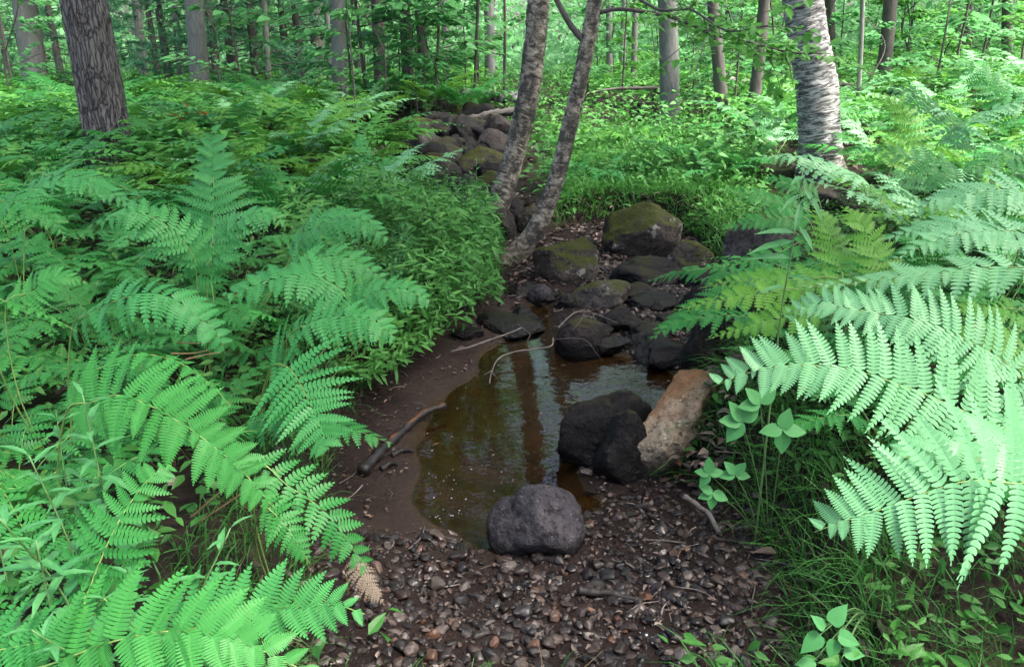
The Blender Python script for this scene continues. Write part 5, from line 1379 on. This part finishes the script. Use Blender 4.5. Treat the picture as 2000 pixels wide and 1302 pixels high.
# light glints on the pool, modelled as small pale beads
Vs = []
m_, nt_, b_, o_ = mat('bubble_film'); b_.inputs['Base Color'].default_value = (0.5, 0.5, 0.5, 1); b_.inputs['Roughness'].default_value = 0.08; b_.inputs['Transmission Weight'].default_value = 0.5; b_.inputs['IOR'].default_value = 1.33
for cx, cy_, n_, sp in ((868, 935, 9, 16), (890, 990, 8, 14), (848, 1018, 12, 20), (960, 930, 4, 25), (900, 870, 4, 40), (1000, 850, 4, 50), (925, 905, 4, 18), (1130, 985, 4, 14)):
    for k in range(n_):
        q = PZ(cx + random.gauss(0, sp), cy_ + random.gauss(0, sp * 0.8), 0.0)
        r0 = random.uniform(0.0012, 0.0034)
        V, Fc = ICO[2]; V = V * r0 * np.array([1, 1, 0.75]) + [q[0], q[1], r0 * 0.3]
        Vs.append((V, [(Fc, 0)], {}))
V, Fc, _ = merge(Vs)
tag(link('foam', mesh('foam', V, Fc, m_, True)), 'little bubbles and flecks of foam floating on the brown pool', 'foam', kind='stuff')
litter('floating_leaves', 26, lambda x, y: fields(x, y)[1] > 0.04, (-0.9, 1.2, 1.8, 4.6), (0.012, 0.03), 'scraps of dead leaf floating on the pool', 0.01)
fl = bpy.data.objects['floating_leaves']; co = np.empty(len(fl.data.vertices) * 3, np.float32); fl.data.vertices.foreach_get('co', co)
co = co.reshape(-1, 8, 3); co[:, :, 2] += 0.003 - co[:, :, 2].mean(1, keepdims=True); co[:, :, 2] = 0.002 + (co[:, :, 2] - 0.002) * 0.3
fl.data.vertices.foreach_set('co', co.ravel()); fl.data.update()

# ------------------------------------------------------------------ single leafy plants
def weed_geo(seed, h, n, L, wr, shape='lance', tip=0.5, whorl=True):
    q = np.random.default_rng(seed)
    c = catmull([[0, 0, 0], [q.normal(0, .02), q.normal(0, .02), h * .5], [q.normal(0, .05), q.normal(0, .05), h]], 16)
    sv = tube(c, np.linspace(0.0032, 0.0015, 16), 5)
    t = 0.25 + 0.75 * np.arange(n) / (n - 1)
    B = np.stack([np.interp(t * 15, np.arange(16), c[:, k]) for k in range(3)], 1)
    a = np.arange(n) * 2.4 + q.normal(0, .3, n)
    el = 0.15 + 0.8 * t ** 3
    D = np.stack([np.cos(a), np.sin(a), el], 1)
    Nn = np.stack([-np.cos(a) * el, -np.sin(a) * el, np.ones(n)], 1)
    Ls = L * (1 - (1 - tip) * t ** 2) * q.uniform(0.8, 1.15, n)
    return sv, leaves(B, D, Nn, Ls, Ls * wr, 0.12, shape, 0.5, 0.45)
weeds = []
for k in range(5):
    sv, lv = weed_geo(2000 + k, [0.55, 0.45, 0.62, 0.4, 0.5][k], [18, 14, 20, 12, 16][k], [0.12, 0.11, 0.13, 0.10, 0.12][k], 0.24)
    weeds.append((mesh('stem', sv[0], sv[1], M['stem'], True), mesh('foliage', lv[0], lv[1], M['weed'])))
def put_weed(px, py, Yd, k, s, label, group=None):
    top = P(px, py, Yd); x, y = top[0], top[1]; z = hz(x, y)
    hgt = [0.55, 0.45, 0.62, 0.4, 0.5][k]
    e = empty('weed', (x, y, z - 0.01), random.uniform(0, 6.28), label, 'plant', group)
    s = max(0.5, min(1.6, (top[2] - z) / hgt))
    link('stem', weeds[k][0], e, None, None, s); link('foliage', weeds[k][1], e, None, None, s)
for px, py, Yd, k, lb in [(60, 880, 1.20, 0, 'tall weed with broad lance leaves at the left edge below the large arching fern'), (105, 930, 1.12, 1, 'lance-leaved weed left of the upright yellow-ribbed fern'), (165, 1160, 1.0, 3, 'small starry weed at the foot of the upright yellow-ribbed fern'), (350, 1050, 1.12, 3, 'starry-topped weed right of the upright yellow-ribbed fern'),
                          (150, 760, 1.35, 2, 'pale weed beside the base of the large arching fern'), (40, 1040, 1.05, 4, 'weed with drooping leaves low on the left edge'), (300, 1130, 1.05, 1, 'weed behind the nearest corner fern'), (100, 800, 1.5, 4, 'weed with pale tips above the left edge'), (230, 1110, 1.1, 4, 'weed between the upright frond and the corner fern'), (-20, 960, 1.15, 2, 'weed cut by the left edge of the picture')]:
    put_weed(px, py, Yd, k, 1, lb)
for px, py, Yd, k, lb in [(850, 335, 6.9, 0, 'pale narrow-leaved sprig in front of the lower cascade'), (890, 350, 6.6, 4, 'second narrow-leaved sprig before the cascade, nearer the birch'), (820, 365, 6.4, 2, 'bushy narrow-leaved sprig at the left foot of the cascade'), (870, 385, 6.1, 1, 'low narrow-leaved sprig in the upper stream bed')]:
    put_weed(px, py, Yd, k, 1, lb)
for j in range(60):
    px, py = random.uniform(600, 960), random.uniform(380, 560)
    p = PZ(px, py + 60, 0.35)
    dcp = float(fields(np.array([p[0]]), np.array([p[1]]))[0][0])
    if dcp > -0.02: continue
    k = random.randrange(5)
    e = empty('weed', (p[0], p[1], hz(p[0], p[1]) - 0.01), random.uniform(0, 6.28), 'narrow-leaved weed in the thicket on the bank left of the birches', 'plant', 'weeds on the bank left of the birches')
    s = random.uniform(0.55, 0.9)
    link('stem', weeds[k][0], e, None, None, s); link('foliage', weeds[k][1], e, None, None, s)
# tall lance-leaved stem on the right bank
top = P(1568, 330, 1.95); root = np.array([top[0] - 0.0, top[1], 0]); root[2] = hz(root[0], root[1])
e = empty('tall_weed', tuple(root), 0, 'tall single stem with long lance leaves before the right bank ferns', 'plant')
c = catmull([[0, 0, 0], P(1522, 640, 1.95) - root, P(1545, 500, 1.95) - root, top - root], 24)
c = c[np.argsort(c[:, 2])]
sv = tube(c, np.linspace(0.0036, 0.0016, 24), 6); link('stem', mesh('stem', sv[0], sv[1], M['stem'], True), e)
lt = [((1553, 470), (1475, 498)), ((1556, 455), (1488, 462)), ((1548, 505), (1470, 510)), ((1560, 440), (1580, 490)), ((1562, 380), (1532, 420)), ((1566, 390), (1556, 448)), ((1568, 365), (1600, 430)), ((1562, 400), (1598, 395)), ((1535, 560), (1490, 580)), ((1528, 610), (1560, 650)), ((1538, 540), (1585, 560)), ((1570, 350), (1585, 372)), ((1568, 345), (1550, 372))]
C = np.array([P(a[0], a[1], 1.95) - root for a, b in lt]); E = np.array([P(b[0], b[1], 1.90) - root for a, b in lt])
L = np.linalg.norm(E - C, axis=1)
lv = leaves(C, E - C + [0, 0, 0.03], np.tile([0.0, -0.5, 1.0], (len(C), 1)), L * 1.1, np.maximum(0.018, L * 0.2), 0.12, 'lance', 0.5, 0.25)
link('foliage', mesh('foliage', lv[0], lv[1], M['weed']), e)
# compound creeper leaves
def creeper(label, root_px, Yd, lvs, mk='creeper', shape='broad'):
    """lvs: (px, py of leaflet base, direction in px, length px)"""
    r0 = P(*root_px, Yd); root = np.array([r0[0] + 0.16, r0[1] + 0.22, 0]); root[2] = hz(root[0], root[1])
    e = empty('creeper', tuple(root), 0, label, 'plant')
    C, D, L = [], [], []
    nodes = {}
    for (bx, by), (dx, dy), ln in lvs:
        b = P(bx, by, Yd); t = P(bx + dx, by + dy, Yd - dy * 0.0004)
        C.append(b - root); D.append(t - b); L.append(ln / FPX * (Yd * CP + 0.3))
        nodes[(bx, by)] = b - root
    L = np.array(L)
    lv = leaves(np.array(C), np.array(D), np.tile([0.0, -0.75, 1.0], (len(C), 1)) + rng.normal(0, 0.12, (len(C), 3)), L * 0.82, L * 0.55, 0.05, shape, 0.5, 0.08)
    link('foliage', mesh('foliage', lv[0], lv[1], M[mk]), e)
    parts = [tube(catmull([[0, 0, -0.01], v * 0.5 + [0, 0, 0.02], v], 10), np.linspace(0.0022, 0.0012, 10), 5) for v in nodes.values()]
    V, Fc, at = merge(parts); link('stem', mesh('stem', V, Fc, M['stem'], True, at), e)
def star(cx, cy, r, n, a0=0, span=360, j=6):
    return [((cx, cy), (math.cos(R(a0 + span * k / n)) * r, math.sin(R(a0 + span * k / n)) * r * 0.75), r * random.uniform(0.9, 1.1)) for k in range(n)]
creeper('creeper with broad pale leaflets between the tan slab and the big fern', (1470, 880), 1.75, star(1450, 822, 58, 4, 120, 250) + star(1528, 838, 60, 4, -75, 330) + star(1485, 788, 52, 3, 170, 200))
creeper('small creeper with rounded leaflets hanging above the gravel, below the tan slab', (1440, 960), 1.78, star(1385, 925, 40, 4, 120, 300) + star(1436, 925, 40, 4, 170, 270) + star(1392, 962, 42, 4, 30, 250))
creeper('plant with large heart-shaped leaves in the bottom right corner of the gravel', (1640, 1290), 1.22, [((1625, 1215), (30, -35), 62), ((1610, 1225), (-25, -25), 45), ((1600, 1240), (-40, 40), 66), ((1640, 1240), (45, 20), 58), ((1630, 1250), (-8, 45), 55), ((1650, 1270), (50, 12), 55), ((1640, 1295), (-40, 30), 55), ((1590, 1290), (-55, 10), 50)], 'creeper', 'heart')
print('objects', len(bpy.data.objects), 'polys', sum(len(m.polygons) for m in bpy.data.meshes))
